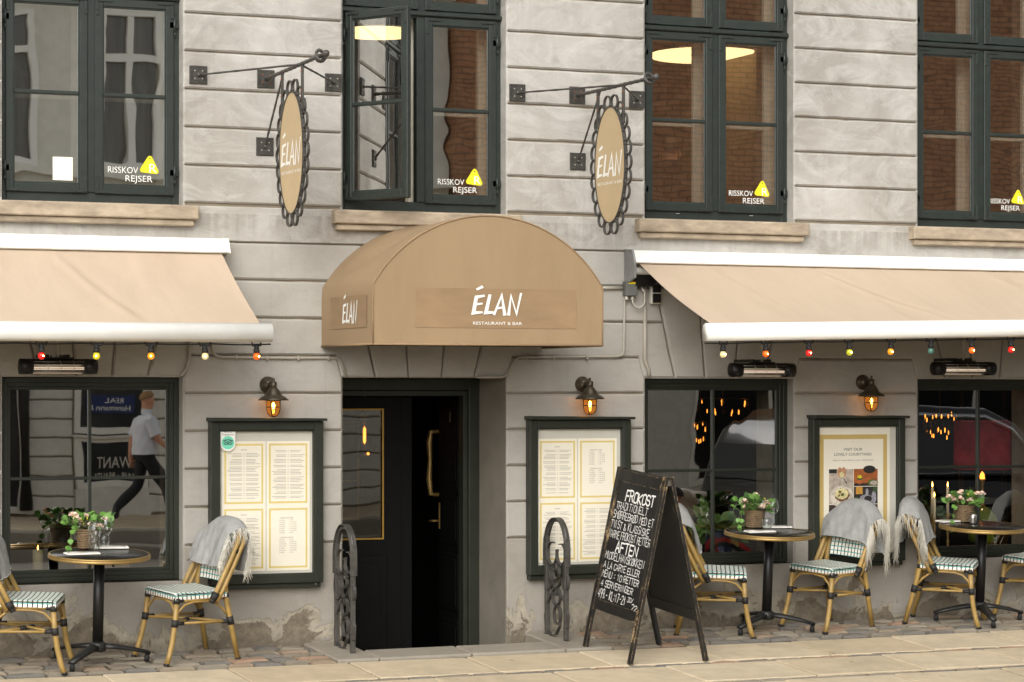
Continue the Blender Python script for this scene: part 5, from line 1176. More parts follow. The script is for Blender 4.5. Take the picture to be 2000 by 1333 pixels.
def make_chair():
    t = thing('bistro_chair', '', 'chair', (0, 0, 0), 'woven bistro chairs at the tables')
    B_, K_ = 'bamboo', 'wrap'
    for s in (1, -1):
        b = mb(B_); b.tube([(.285, s * .215, 0), (.262, s * .210, .06), (.235, s * .203, .16), (.215, s * .196, .28), (.200, s * .190, .435)], .0185, 10); lg = b.build('leg', t)
        b = mb(K_); b.tube([(.219, s * .197, .250), (.214, s * .196, .298)], .0235, 10); b.build('binding', lg); b = mb(K_); b.tube([(.203, s * .191, .405), (.200, s * .190, .440)], .023, 10); b.tube([(.195, s * .19, .428), (.155, s * .19, .428)], .018, 8); b.build('binding', lg)
        b = mb('rubber'); b.tube([(.286, s * .215, -.004), (.284, s * .2148, .012)], .020, 10); b.build('foot_cap', lg)
        b = mb(B_); b.tube([(-.275, s * .205, 0), (-.225, s * .195, .22), (-.180, s * .185, .435), (-.178, s * .180, .50), (-.205, s * .176, .62), (-.262, s * .165, .80)], .0185, 10); lg = b.build('leg', t)
        b = mb(K_); b.tube([(-.222, s * .194, .240), (-.210, s * .191, .295)], .0235, 10); b.build('binding', lg); b = mb(K_); b.tube([(-.181, s * .185, .425), (-.178, s * .183, .455)], .023, 10); b.build('binding', lg)
        b = mb('rubber'); b.tube([(-.276, s * .2052, -.004), (-.273, s * .2045, .012)], .020, 10); b.build('foot_cap', lg)
        b = mb(B_); b.tube([(.195, s * .192, .425), (-.175, s * .188, .425)], .0125, 8); b.build('side_rail', t)
        b = mb(B_); b.tube([(.212, s * .196, .272), (-.215, s * .192, .262)], .0095, 8); b.build('stretcher', t)
        b = mb(K_); b.tube([(.205, s * .196, .272), (.150, s * .195, .271)], .0135, 8); b.build('stretcher_binding', t); b = mb(K_); b.tube([(-.205, s * .192, .262), (-.155, s * .193, .2635)], .0135, 8); b.build('stretcher_binding', t)
        b = mb(B_); b.tube([(.213, s * .197, .300), (.190, s * .196, .350), (.145, s * .194, .392), (.085, s * .192, .408), (.02, s * .191, .410), (-.04, s * .190, .408), (-.10, s * .190, .392), (-.155, s * .190, .350), (-.195, s * .191, .300)], .0085, 7); b.build('brace', t)
    for x, z in ((.212, .30), (-.205, .30)):
        b = mb(B_); b.tube([(x, .19, z), (x - .008, .165, .355), (x - .012, .11, .402), (x - .014, 0, .415), (x - .012, -.11, .402), (x - .008, -.165, .355), (x, -.19, z)], .0085, 7); b.build('brace', t)
    b = mb(B_); b.tube([(.20, .185, .268), (0, 0, .262), (-.20, -.185, .258)], .0095, 8); b.build('stretcher', t)
    b = mb(B_); b.tube([(.20, -.185, .268), (.005, 0, .272), (-.20, .185, .258)], .0095, 8); b.build('stretcher', t)
    b = mb(K_); b.tube([(.045, .04, .266), (-.04, -.035, .264)], .015, 8); b.build('cross_binding', t)
    b = mb(B_); b.tube([(.20, -.19, .428), (.20, .19, .428)], .0125, 8); b.build('front_rail', t); b = mb(B_); b.tube([(-.178, -.18, .428), (-.178, .18, .428)], .0125, 8); b.build('rear_rail', t)
    # back hoop of two poles side by side
    for dx, dz, r in ((0, 0, .0175), (-.038, -.014, .0165)):
        pts = []
        for s in (1, -1):
            q = [(-.055 + dx, s * .212, .405 + dz * .2), (-.105 + dx, s * .212, .50 + dz), (-.20 + dx, s * .207, .68 + dz), (-.262 + dx, s * .196, .80 + dz), (-.292 + dx, s * .165, .862 + dz), (-.303 + dx, s * .11, .892 + dz), (-.306 + dx, s * .05, .900 + dz)]
            pts += q if s == 1 else q[::-1]
        b = mb(B_); b.tube(pts, r, 10); b.build('back_hoop', t)
    for s in (1, -1):
        b = mb(K_); b.tube([(-.062, s * .213, .418), (-.088, s * .213, .462)], .024, 10, scale=[1, 1.1]); b.tube([(-.052, s * .213, .398), (-.066, s * .213, .424)], .019, 8); b.build('hoop_binding', t); b = mb(K_); b.tube([(-.232, s * .200, .725), (-.245, s * .199, .750)], .021, 8); b.build('hoop_binding', t)
        b = mb(K_); b.tube([(-.078, s * .212, .43), (-.22, s * .205, .70)], .006, 6); b.build('gap_shade', t)  # dark strip put in for the shaded gap between the two hoop poles
    # woven seat and back
    b = mb('weave_xy')
    def top(i, j):
        x, y = -.178 + .398 * i, -.205 + .41 * j
        e = min(1, 12 * min(i, 1 - i)); f = min(1, 12 * min(j, 1 - j)); dip = .010 * math.sin(math.pi * i) * math.sin(math.pi * j)
        return (x, y, .478 - dip - .010 * (1 - math.sqrt(max(0, 1 - (1 - e) ** 2))) - .010 * (1 - math.sqrt(max(0, 1 - (1 - f) ** 2))))
    b.grid(lambda i, j: top(i, j), 24, 24)
    b.use('weave_yz'); b.add([(.2205, -.205, .430), (.2205, .205, .430), (.2205, .205, .460), (.2205, -.205, .460)], [(0, 1, 2, 3)]); b.add([(-.1785, -.205, .430), (-.1785, .205, .430), (-.1785, .205, .460), (-.1785, -.205, .460)], [(3, 2, 1, 0)])
    b.use('weave_xz'); b.add([(-.178, -.2055, .430), (.220, -.2055, .430), (.220, -.2055, .460), (-.178, -.2055, .460)], [(0, 1, 2, 3)]); b.add([(-.178, .2055, .430), (.220, .2055, .430), (.220, .2055, .460), (-.178, .2055, .460)], [(3, 2, 1, 0)])
    b.use('weave_xy'); b.add([(-.178, -.205, .430), (.220, -.205, .430), (.220, .205, .430), (-.178, .205, .430)], [(3, 2, 1, 0)])
    b.build('seat', t)
    b = mb('weave_yz')
    def back(i, j, o):
        z = .520 + .34 * i; k = (z - .5) / .4; hw = .178 - .03 * k ** 3
        x = -.182 - .02 * (z - .5) / .1 * .6 - .14 * max(0, z - .58) ** 1.1 - .022 * (1 - (2 * j - 1) ** 2)
        return (x + o, (-1 + 2 * j) * hw, z)
    b.grid(lambda i, j: back(i, j, .009), 14, 14); b.grid(lambda i, j: back(i, 1 - j, -.009), 14, 14)
    b.use('weave_xz'); b.grid(lambda i, j: (back(i, 0, .009 - .018 * j)[0], back(i, 0, 0)[1] - .001, back(i, 0, 0)[2]), 14, 1); b.grid(lambda i, j: (back(i, 1, -.009 + .018 * j)[0], back(i, 1, 0)[1] + .001, back(i, 1, 0)[2]), 14, 1)
    b.use('weave_xy'); b.grid(lambda i, j: (back(0, i, -.009 + .018 * j)[0], back(0, i, 0)[1], .5195), 14, 1)
    b.build('backrest', t)
    return t
def make_blanket(label, chair_loc, rz, seed, zf, zb, y0, y1, fringe, flen=.13):
    # hangs over the back hoop; built in the chair's own axes
    t = thing('blanket', label, 'blanket', chair_loc, 'grey blankets over the chair backs', stand(rz)); r = random.Random(seed); ph = [r.uniform(0, 6) for _ in range(8)]
    def hoop_z(y):
        q = min(1.0, abs(y) / .20); return .942 - .106 * q ** 3.2
    def front_x(z): return -.245 - (.0 if z > .9 else 0) + (.9 - z) * .46 if z > .78 else -.19 + (.78 - z) * .30
    def surf(i, j, lift=0):
        y = y0 + (y1 - y0) * j; zt = hoop_z(y); fw = math.sin(math.pi * j)
        fo = .010 * math.sin(6 * j + ph[0] + 3.5 * i) + .005 * math.sin(13 * j + ph[1] - 4 * i) + .003 * math.sin(23 * j + ph[2] - 9 * i) + .002 * math.sin(41 * j + 13 * i + ph[4])
        low = 0.02 * math.sin(3 * j + ph[3])
        if i < .5:
            k = 1 - i / .5; z = zt - (zt - (zf + low)) * k; x = front_x(z) + .018
            x += fo * (.35 + k) ; 
            if k < .12: x = front_x(zt - .03) * (k / .12) + (-.315) * (1 - k / .12) + .01; z = zt + .006 - (.04 * (k / .12) ** 2)
        else:
            k = (i - .5) / .5; z = zt - (zt - (zb + low)) * k; x = -.365 + .02 * k - fo * (.3 + k)
            if k < .12: x = -.315 * (1 - k / .12) + (-.365) * (k / .12); z = zt + .006 - .03 * (k / .12) ** 2
        over = max(0, abs(y) - .205); z -= over * 1.2
        return (x + lift, y, z)
    b = mb('blanket'); b.grid(lambda i, j: surf(i, j), 46, 34)
    b.grid(lambda i, j: (lambda q: (q[0] + (-.007 if i > .5 else (.0 if .44 < i <= .5 else -.007)) * (1 if i < .5 else -1), q[1], q[2] - .004 * (.4 < i < .6)))(surf(i, 1 - j)), 46, 34)
    b.build('cloth', t)
    # hem fold line
    b = mb('blanket'); b.tube([surf(0.0, j / 30, .004) for j in range(31)], .0055, 6); b.build('hem', t)
    if fringe:
        b = mb('fringe'); je = 0.0 if fringe < 0 else 1.0; sgn = -1 if fringe < 0 else 1
        for k in range(280):
            i = r.uniform(.02, .98); q = Vector(surf(i, je)); L = flen * r.uniform(.6, 1.15)
            o1 = Vector((r.uniform(-.012, .02), sgn * r.uniform(.012, .035), -L * .35)); o2 = Vector((r.uniform(-.03, .03), sgn * r.uniform(.0, .035), -L))
            b.tube([q, q + o1, q + o1 * .6 + o2], .0023, 4, scale=[1, .9, .5])
        b.build('fringe', t, kind='stuff')
    return t
CHAIRS = [(-3.675, .45, -22, 'woven bistro chair cut off by the left edge, facing the left table'), (-2.55, .36, 194, 'woven bistro chair between the left table and the left menu case'), (1.475, .33, -27, 'woven bistro chair half hidden behind the chalkboard'),
      (2.455, .30, 200, 'woven bistro chair in front of the courtyard poster, facing left'), (3.46, .34, -40, 'woven bistro chair to the right of the poster case, facing the rightmost table'), (4.36, .27, 199, 'woven bistro chair cut off by the right edge')]
proto = make_chair()
BL = [('grey blanket over the chair cut off by the left edge', .62, .60, -.20, .235, 0), ('grey blanket with a pale fringe on the chair beside the left menu case', .645, .60, -.225, .170, 1), ('grey blanket on the chair behind the chalkboard', .62, .60, -.215, .215, 0),
      ('grey blanket with a long shaggy fringe in front of the courtyard poster', .65, .57, -.23, .225, 1), ('pale grey blanket with its fringe hanging on the left side, right of the poster', .62, .60, -.21, .225, -1), ('grey blanket on the chair cut off by the right edge', .63, .60, -.21, .22, 0)]
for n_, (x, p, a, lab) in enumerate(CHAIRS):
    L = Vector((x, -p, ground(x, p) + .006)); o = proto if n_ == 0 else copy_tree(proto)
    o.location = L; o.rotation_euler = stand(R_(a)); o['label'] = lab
    q = BL[n_]; make_blanket(q[0], L, R_(a), 20 + n_, q[1], q[2], q[3], q[4], q[5], .135 if n_ in (3, 4) else .08)

# ------------------------------------------------------------------ on the tables
def on_table(i, px, py, near=0):        # a point of the tabletop seen at this pixel
    t = TB[i]; m = Matrix.Translation(t.location) @ t.rotation_euler.to_matrix().to_4x4()
    a = math.atan((px - 1000) / FPX) + TH; d = Vector((math.sin(a), math.cos(a), 0)); dep = math.cos(a - TH)
    d.z = -(py - YH) / FPX * dep
    o = Vector(cam.location); nrm = m.to_3x3() @ Vector((0, 0, 1)); c = m @ Vector((0, 0, .7365))
    k = (c - o).dot(nrm) / d.dot(nrm); q = o + d * k
    loc = m.inverted() @ q; rr = math.hypot(loc.x, loc.y)
    if rr > .28: loc *= .28 / rr; loc.z = .7365; q = m @ loc
    return q
TL = stand(0)
def wine_glass(q, label):
    t = thing('wine_glass', label, 'wine glass', q, 'wine glasses on the tables', TL); t.scale = (1.12, 1.12, 1.12)
    b = mb('glass'); b.lathe([(1e-5, .002), (.034, .002), (.033, .0045), (.010, .008), (.0045, .018), (.0042, .06), (.0045, .075), (.012, .084), (.030, .100), (.0405, .122), (.0415, .138), (.036, .165), (.0285, .190), (.0275, .1905), (.035, .165), (.0400, .138), (.039, .123), (.029, .102), (.011, .0875), (1e-5, .0855)], 24); b.build('glass', t)
def tumbler(q, label):
    t = thing('tumbler', label, 'tumbler', q, 'water glasses on the tables', TL)
    b = mb('glass'); b.lathe([(1e-5, .001), (.024, .001), (.033, .012), (.040, .036), (.0405, .055), (.036, .088), (.0345, .0885), (.0385, .055), (.038, .037), (.031, .016), (.022, .010), (1e-5, .009)], 24); b.build('glass', t)
def shaker(q, label):
    t = thing('shaker', label, 'shaker', q, 'steel shakers on the tables', TL); b = mb('steel'); b.lathe([(1e-5, 0), (.026, 0), (.028, .008), (.0295, .040), (.028, .062), (.022, .076), (.008, .083), (1e-5, .0835)], 24); b.build('body', t)
    b = mb('blackmetal')
    for k in range(5): b.ball((.009 * math.cos(k * 1.257), .009 * math.sin(k * 1.257), .0825), .0016, 5)
    b.build('holes', t)
def setting(q, rz, label):
    t = thing('napkin_setting', label, 'napkin', q, 'folded napkins with cutlery', stand(rz)); b = mb('napkin')
    b.box(-.115, .115, -.048, .048, .001, .008, .003); b.box(-.112, .112, -.046, .044, .0085, .013, .003); b.build('napkin', t)
    b = mb('steel'); b.sweep([(-.10, -.012, .0155), (.0, -.012, .0155), (.05, -.013, .017), (.095, -.013, .016)], [(-.004, -.0012), (.004, -.0012), (.004, .0012), (-.004, .0012)], (0, 0, 1), scale=[1, 1, .8, 1.9]); b.build('fork', t)
    b = mb('steel'); b.sweep([(-.10, .014, .0155), (.01, .014, .0155), (.095, .014, .0155)], [(-.004, -.0012), (.004, -.0012), (.004, .0012), (-.004, .0012)], (0, 0, 1), scale=[1, 1, 1.8]); b.build('knife', t)
def flower_basket(q, seed, label, trail):
    t = thing('flower_basket', label, 'flower basket', q, 'rose baskets on the tables', TL); t.scale = (1.18, 1.18, 1.12); r = random.Random(seed)
    b = mb('basket')
    for k in range(9): z = .008 + k * .0128; rr = .050 + .013 * k / 9; b.tube([(rr * math.cos(a), rr * math.sin(a), z + .002 * math.sin(a * 3 + k)) for a in [j * math.pi / 12 for j in range(24)]], .0078, 6, True)
    b.lathe([(1e-5, .002), (.048, .002), (.058, .118), (1e-5, .112)], 20); b.build('basket', t)
    b = mb('leaf'); st = mb('stem')
    def leaf(c, d, L, wd):
        d = Vector(d).normalized(); n = Vector((r.uniform(-.5, .5), r.uniform(-.9, .1), r.uniform(.3, 1))); s_ = d.cross(n).normalized(); n = s_.cross(d).normalized(); c = Vector(c)
        o = [(0, 0, 0), (.22, .42, .05), (.5, .5, .08), (.78, .32, .03), (1, 0, -.06)]
        lf = [c + d * (a * L) + s_ * (w_ * wd) + n * (e * L * .8) for a, w_, e in o]; rt = [c + d * (a * L) - s_ * (w_ * wd) + n * (e * L * .8) for a, w_, e in o]; md = [c + d * (a * L) for a, w_, e in o]
        vs = lf + md + rt; fs = []
        for i in range(4): fs += [(i, i + 1, 6 + i, 5 + i), (5 + i, 6 + i, 11 + i, 10 + i)]
        b.add(vs, fs, True)
    for k in range(78):
        a = r.uniform(0, 6.283); el = r.uniform(.15, 1.3); R0 = r.uniform(.02, .115); c = Vector((math.cos(a) * R0 * 1.15, math.sin(a) * R0 * .9, .112 + r.uniform(.0, .085) * (1.3 - R0 * 5)))
        d = (math.cos(a) * math.cos(el) + r.uniform(-.4, .4), math.sin(a) * math.cos(el) + r.uniform(-.4, .4), math.sin(el) - .25 + r.uniform(-.35, .3)); b.k = 0 if r.random() < .74 else b.use('leafdk').k; leaf(c, d, r.uniform(.034, .058), r.uniform(.028, .042)); b.use('leaf')
        if k % 3 == 0: st.tube([(0, 0, .11), c * .6 + Vector((0, 0, .05)), c], .0015, 4)
    for k in range(trail):                                   # trailing shoots
        a = math.pi + r.uniform(-.5, .9); p0 = Vector((.05 * math.cos(a), .05 * math.sin(a), .118)); pts = [p0]
        for j in range(6): p0 = p0 + Vector((-.020 + .008 * j * .5, r.uniform(-.012, .004), .004 - .012 * j)); pts.append(p0)
        st.tube(pts, .0016, 4)
        for j in (2, 4, 5, 6): leaf(pts[j], (r.uniform(-.6, .2), r.uniform(-.6, 0), -.6), .036, .032)
    b.build('foliage', t, kind='stuff'); st.build('stems', t, kind='stuff')
    for k in range(10):
        a = [2.7, 3.3, 3.0, 2.4, 1.4, .2, -.3, .5, -1.6, -1.0][k] + r.uniform(-.2, .2); R0 = r.uniform(.06, .125); c = Vector((math.cos(a) * R0, math.sin(a) * R0 * .8 - .03, r.uniform(.125, .20)))
        b = mb('rose'); rr = r.uniform(.019, .026)
        for m_ in range(9):
            g = m_ * 2.4; e = .2 + m_ * .13; d = Vector((math.cos(g) * math.cos(e), math.sin(g) * math.cos(e), math.sin(e))); s_ = d.cross(Vector((0, 0, 1))).normalized(); up = s_.cross(d)
            cc = c + d * rr * .35; b.add([cc - s_ * rr * .2, cc + s_ * rr * .2, cc + d * rr * .5 + s_ * rr * .6, cc + d * rr * .85 + up * rr * .3 + s_ * rr * .3, cc + d * rr * .85 + up * rr * .3 - s_ * rr * .3, cc + d * rr * .5 - s_ * rr * .6], [(0, 1, 2, 3, 4, 5)])
        b.use('bud').ball(c + Vector((0, 0, rr * .45)), rr * .25, 6); b.build('rose', t)
    for k in range(6):
        b = mb('bud'); a = r.uniform(0, 6.28); c = Vector((.085 * math.cos(a), .05 * math.sin(a), r.uniform(.15, .205))); b.lathe([(1e-5, -.014), (.006, -.005), (.005, .005), (1e-5, .012)], 6, c); b.build('bud', t)
flower_basket(on_table(0, 150, 1062), 1, 'rope basket of pale pink roses on the left table', 2); flower_basket(on_table(1, 1460, 1026), 2, 'rope basket of pale pink roses on the table beside the chalkboard', 2); flower_basket(on_table(2, 1882, 1019), 3, 'rope basket of pale pink roses on the rightmost table, before the candles', 1)
wine_glass(on_table(0, 184, 1082), 'wine glass nearer the napkin on the left table'); wine_glass(on_table(0, 207, 1072), 'wine glass farther right on the left table'); tumbler(on_table(0, 184, 1076), 'water glass before the wine glasses on the left table'); tumbler(on_table(0, 205, 1067), 'water glass behind the wine glasses on the left table')
shaker(on_table(0, 175, 1064), 'steel shaker between basket and glasses on the left table'); setting(on_table(0, 160, 1083), R_(4), 'white folded napkin with cutlery at the front of the left table'); setting(on_table(0, 236, 1063), R_(-4), 'white folded napkin with cutlery at the back of the left table')
wine_glass(on_table(1, 1487, 1031), 'left wine glass on the table beside the chalkboard'); wine_glass(on_table(1, 1509, 1029), 'right wine glass on the table beside the chalkboard'); tumbler(on_table(1, 1497, 1035), 'water glass in front of the wine glasses beside the chalkboard')
shaker(on_table(1, 1473, 1029), 'steel shaker on the table beside the chalkboard'); setting(on_table(1, 1484, 1040), R_(3), 'white folded napkin with cutlery at the front of the table beside the chalkboard'); setting(on_table(1, 1519, 1029), R_(-5), 'white folded napkin with cutlery at the back of the table beside the chalkboard')
shaker(on_table(2, 1900, 1023), 'steel shaker on the rightmost table'); setting(on_table(2, 1850, 1019), R_(8), 'white folded napkin with cutlery on the rightmost table')

# ------------------------------------------------------------------ inside the windows
M['broadleaf'] = mat('broad_leaf', (96, 130, 70), .45, var=.3, scale=10); M['tanframe'] = mat('tan_frame', (120, 88, 46), .6)
def pendant_disc(px, py, wpx, depth, label):
    x, z = W(px, py, -depth); R = .5 * (W(px + wpx / 2, py, -depth)[0] - W(px - wpx / 2, py, -depth)[0])
    t = thing('pendant_lamp', label, 'lamp', (x, depth, z), 'lit round office lamps'); b = mb('lampdisc'); b.lathe([(1e-5, -.012), (R * .96, -.010), (R, .004), (R * .97, .018), (1e-5, .02)], 48); b.build('diffuser', t)
    b = mb('pale'); b.lathe([(R * .97, .019), (R * .9, .034), (.05, .05), (1e-5, .052)], 40)
    for a in (0, 2.1, 4.2): b.tube([(R * .5 * math.cos(a), R * .5 * math.sin(a), .04), (0, 0, .7)], .002, 4)
    b.tube([(0, 0, .7), (0, 0, 5.9 - z)], .003, 4); b.build('canopy_plate', t)
pendant_disc(738, 66, 150, 1.5, 'round glowing office lamp behind the open casement'); pendant_disc(1378, 110, 196, 1.5, 'round glowing office lamp behind the second window from the right')
def candle_stick(px, pyb, pyt, label, y=.32):
    x, z0 = W(px, pyb, -y); zt = W(px, pyt, -y)[1]; z0 = LB + .05; H = zt - z0; hb = H * .55
    t = thing('candlestick', label, 'candlestick', (x, y, z0), 'brass candlesticks in the right window')
    b = mb('brass'); b.lathe([(.042, 0), (.042, .008), (.020, .016), (.009, .03), (.014, hb * .25), (.007, hb * .32), (.013, hb * .5), (.007, hb * .58), (.014, hb * .78), (.008, hb * .85), (.022, hb * .93), (.018, hb * .97), (.016, hb), (1e-5, hb)], 16); b.build('holder', t)
    b = mb('wax'); b.lathe([(.0125, hb), (.0115, H - .03), (1e-5, H - .026)], 12); b.build('candle', t)
    b = mb('flame'); b.lathe([(1e-5, H - .024), (.0055, H - .012), (.004, H + .004), (1e-5, H + .022)], 8); b.build('flame', t)
candle_stick(1821, 1060, 946, 'tall brass candlestick with a lit candle, leftmost in the right window'); candle_stick(1825, 1062, 966, 'shorter brass candlestick with a lit candle between the two tall ones', .26); candle_stick(1851, 1060, 946, 'tall brass candlestick with a lit candle behind the rose basket')
x, z = W(1925, 870, -.9); t = thing('table_lamp', 'table lamp with a big crimson drum shade and a green glass body', 'table lamp', (x, .95, LB + .05))
b = mb('crimson'); zz_ = z - LB - .05; r0 = .235
b.lathe([(r0, zz_ - .20), (r0 - .004, zz_ + .20)], 32, caps=False); b.lathe([(r0 - .008, zz_ + .20), (r0 - .006, zz_ - .20)], 32, caps=False); sh = b.build('lamp_shade', t)
for k in range(26):
    a = k // 2 * .4833 + (k % 2) * .14; q = mb('inkbk'); q.ball((r0 * math.cos(a), r0 * math.sin(a), zz_ - .175), .013, 6); q.build('stud', sh)
b = mb('greenglass'); b.lathe([(.08, 0), (.12, .03), (.13, .14), (.115, .24), (.06, .29), (.03, .31)], 28); b.build('body', t)
b = mb('brass'); b.lathe([(.03, .31), (.018, .33), (.022, .38), (.014, .42), (.02, zz_ - .30), (.03, zz_ - .28)], 16); b.build('neck', t)
b = mb('amber'); b.lathe([(1e-5, zz_ - .30), (.022, zz_ - .28), (.018, zz_ - .24), (1e-5, zz_ - .215)], 12); b.build('bulb', t)
l = bpy.data.lights.new('table_lamp_light', 'POINT'); l.energy = 5; l.color = (1, .72, .42); l.shadow_soft_size = .04
o = bpy.data.objects.new('table_lamp_light', l); COL.objects.link(o); o.parent = t; o.location = (0, 0, zz_ - .05)
def chandelier(px, py, depth, n, rad, label, sp):
    x, z = W(px, py, -depth); t = thing('chandelier', label, 'chandelier', (x, depth, z)); r = random.Random(px)
    b = mb('brass'); b.tube([(rad * math.cos(a), rad * math.sin(a), .03) for a in [k * math.pi / 10 for k in range(20)]], .007, 6, True); b.tube([(0, 0, .03), (0, 0, 2.62 - z)], .006, 6)
    for k in range(4): a = k * math.pi / 4; b.tube([(rad * math.cos(a), rad * math.sin(a), .03), (-rad * math.cos(a), -rad * math.sin(a), .03)], .004, 5)
    b.build('ring', t)
    for tier, (rr, dz) in enumerate(((rad, 0), (rad * .62, -.09 * sp))):
        for k in range(n):
            a = 6.283 * (k + .5 * tier) / n + r.uniform(-.1, .1); q = mb('amber'); z_ = dz + r.uniform(-.025, .025) * sp; s_ = r.uniform(.5, .9)
            q.lathe([(1e-5, -.034 * s_), (.007 * s_, -.020 * s_), (.0065 * s_, .006), (1e-5, .02)], 6, (rr * math.cos(a), rr * math.sin(a), z_)); q.build('bulb', t)
    for k in range(n):
        a = 6.283 * k / n; q = mb('glass'); q.tube([(rad * 1.1 * math.cos(a), rad * 1.1 * math.sin(a), .02), (rad * 1.1 * math.cos(a), rad * 1.1 * math.sin(a), -.10 * sp)], .012, 6); q.build('crystal', t)
chandelier(1835, 815, 2.6, 8, .13, 'amber chandelier glowing inside the rightmost restaurant window', 1.6); chandelier(1412, 785, 2.8, 6, .22, 'amber chandelier glowing inside the window behind the chalkboard', 1); chandelier(1367, 832, 2.2, 4, .05, 'small amber pendant cluster inside the window behind the chalkboard', 1.4)
# pillar candle, wooden crate, pots and plants on the inner sills
x, _ = W(74, 1100, -.3); b = mb('wax'); b.lathe([(.036, LB + .05), (.036, LB + .05 + .165), (.030, LB + .218), (.006, LB + .208), (1e-5, LB + .208)], 20, (x, .30, 0)); pc = b.build('pillar_candle'); tag(pc, 'thick cream pillar candle burning in the left window', 'candle')
b = mb('flame'); b.lathe([(1e-5, LB + .212), (.0055, LB + .224), (.004, LB + .238), (1e-5, LB + .252)], 8, (x, .30, 0)); b.build('flame', pc)
xa = WX(152, -.38); xb = WX(247, -.38); cr = thing('wooden_crate', 'pale wooden crate on the inner sill of the left window', 'crate', ((xa + xb) / 2, .38, LB + .05)); off = tuple(cr.location)
for k in range(2): b = mb('wood'); b.box(xa, xb, .30, .312, LB + .051 + k * .062, LB + .110 + k * .062, .002); b.build('plank', cr, off)
b = mb('wood'); b.box(xa, xa + .012, .312, .46, LB + .051, LB + .172); b.box(xb - .012, xb, .312, .46, LB + .051, LB + .172); b.box(xa, xb, .46, .472, LB + .051, LB + .172); b.build('side', cr, off)
def leafy_pot(px, depth, seed, label, potm, hpot, rpot, n, leafm, Lf, spread, hang=0, zbase=None):
    x = WX(px, -depth); z0 = LB + .05 if zbase is None else zbase; t = thing('potted_plant', label, 'potted plant', (x, depth, z0)); r = random.Random(seed)
    b = mb(potm); b.lathe([(rpot * .75, 0), (rpot, hpot), (rpot * .93, hpot), (rpot * .9, hpot - .02), (1e-5, hpot - .02)], 22); b.build('pot', t)
    st = mb('stem')
    for k in range(n):
        a = r.uniform(0, 6.28); el = r.uniform(.0, 1.2) ; base = Vector((0, 0, hpot)); L0 = r.uniform(.3, 1) * spread
        tip_ = base + Vector((math.cos(a) * math.cos(el) * L0, math.sin(a) * math.cos(el) * L0 * .5, math.sin(el) * L0 * .8 - hang * r.random() * L0))
        st.tube([base, (base + tip_) / 2 + Vector((0, 0, .03)), tip_], .003, 4)
        d = (tip_ - base).normalized() + Vector((0, -.2, -.4)); d.normalize(); s_ = d.cross(Vector((r.uniform(-.4, .4), -1, .5))).normalized(); nn = s_.cross(d); L = Lf * r.uniform(.7, 1.2); wd = L * .36
        o = [(0, .1), (.2, .8), (.5, 1), (.8, .6), (1, 0)]; lf = [tip_ + d * L * a_ + s_ * wd * w_ - nn * .1 * L * w_ for a_, w_ in o]; rt = [tip_ + d * L * a_ - s_ * wd * w_ - nn * .1 * L * w_ for a_, w_ in o]; md = [tip_ + d * L * a_ for a_, w_ in o]
        b = mb(leafm); b.add(lf + md + rt, [q for i in range(4) for q in ((i, i + 1, 6 + i, 5 + i), (5 + i, 6 + i, 11 + i, 10 + i))], True); b.build('leaf', t)
    st.build('stems', t, kind='stuff')
leafy_pot(124, .45, 1, 'dark trailing plant in a black pot in the left window', 'blackmetal', .30, .095, 34, 'leafdk', .06, .22, .9, LB + .06)
leafy_pot(1400, .36, 2, 'broad-leaved green plant in the window behind the chalkboard', 'rubber', .20, .09, 30, 'broadleaf', .125, .22, .5); leafy_pot(1450, .42, 3, 'second green plant in the window behind the chalkboard, nearer the roses', 'rubber', .16, .08, 18, 'broadleaf', .10, .17, .4)
leafy_pot(1818, .70, 5, 'dark bushy plant behind the candlesticks', 'rubber', .22, .09, 26, 'leafdk', .07, .20, .3)

def frame_pic(px0, py0, px1, py1, depth, label, m1, m2):
    x0, z1 = W(px0, py0, -depth); x1, z0 = W(px1, py1, -depth); t = thing('framed_picture', label, 'picture', ((x0 + x1) / 2, depth, (z0 + z1) / 2)); off = tuple(t.location)
    b = mb(m1); ring(b, x0, x1, z0, z1, .05, depth - .02, depth + .02); b.build('frame', t, off); b = mb(m2); b.box(x0 + .05, x1 - .05, depth, depth + .01, z0 + .05, z1 - .05); b.build('canvas', t, off)
frame_pic(1872, 752, 1965, 960, 3.4, 'tan framed dark picture behind the crimson lampshade', 'tanframe', 'room')
# hallway lamp behind the door pane
x, z = W(712, 858, -1.9); t = thing('glass_pendant', 'amber glass pendant lamp glowing behind the door pane', 'lamp', (x, 1.9, z)); b = mb('glass'); b.lathe([(.03, .15), (.055, .12), (.075, .02), (.07, -.10), (.045, -.15), (1e-5, -.16)], 24); b.build('glass_shade', t); b = mb('brass'); b.lathe([(.032, .15), (.032, .20), (.012, .21), (.004, 1.05)], 16); b.build('cap', t)
b = mb('amber'); b.lathe([(1e-5, -.04), (.012, -.02), (.012, .08), (1e-5, .10)], 10); b.build('bulb', t); b = mb('amber'); b.ball((.03, 0, -.115), .012, 8); b.build('bulb', t)
for k, (pxa, pya, pxb, pyb) in enumerate(((655, 824, 702, 1015), (655, 838, 700, 941))):
    x0, z1 = W(pxa, pya, -2.4 - .1 * k); x1, z0 = W(pxb, pyb, -2.4 - .1 * k); b = mb('gold'); ring(b, x0, x1, z0, z1, .012, 2.4 + .1 * k, 2.42 + .1 * k, .002); o = b.build('shelf_frame'); tag(o, ['tall gilt shelf frame in the dark hall behind the door pane', 'low gilt shelf frame in the dark hall behind the door pane'][k], 'shelf')
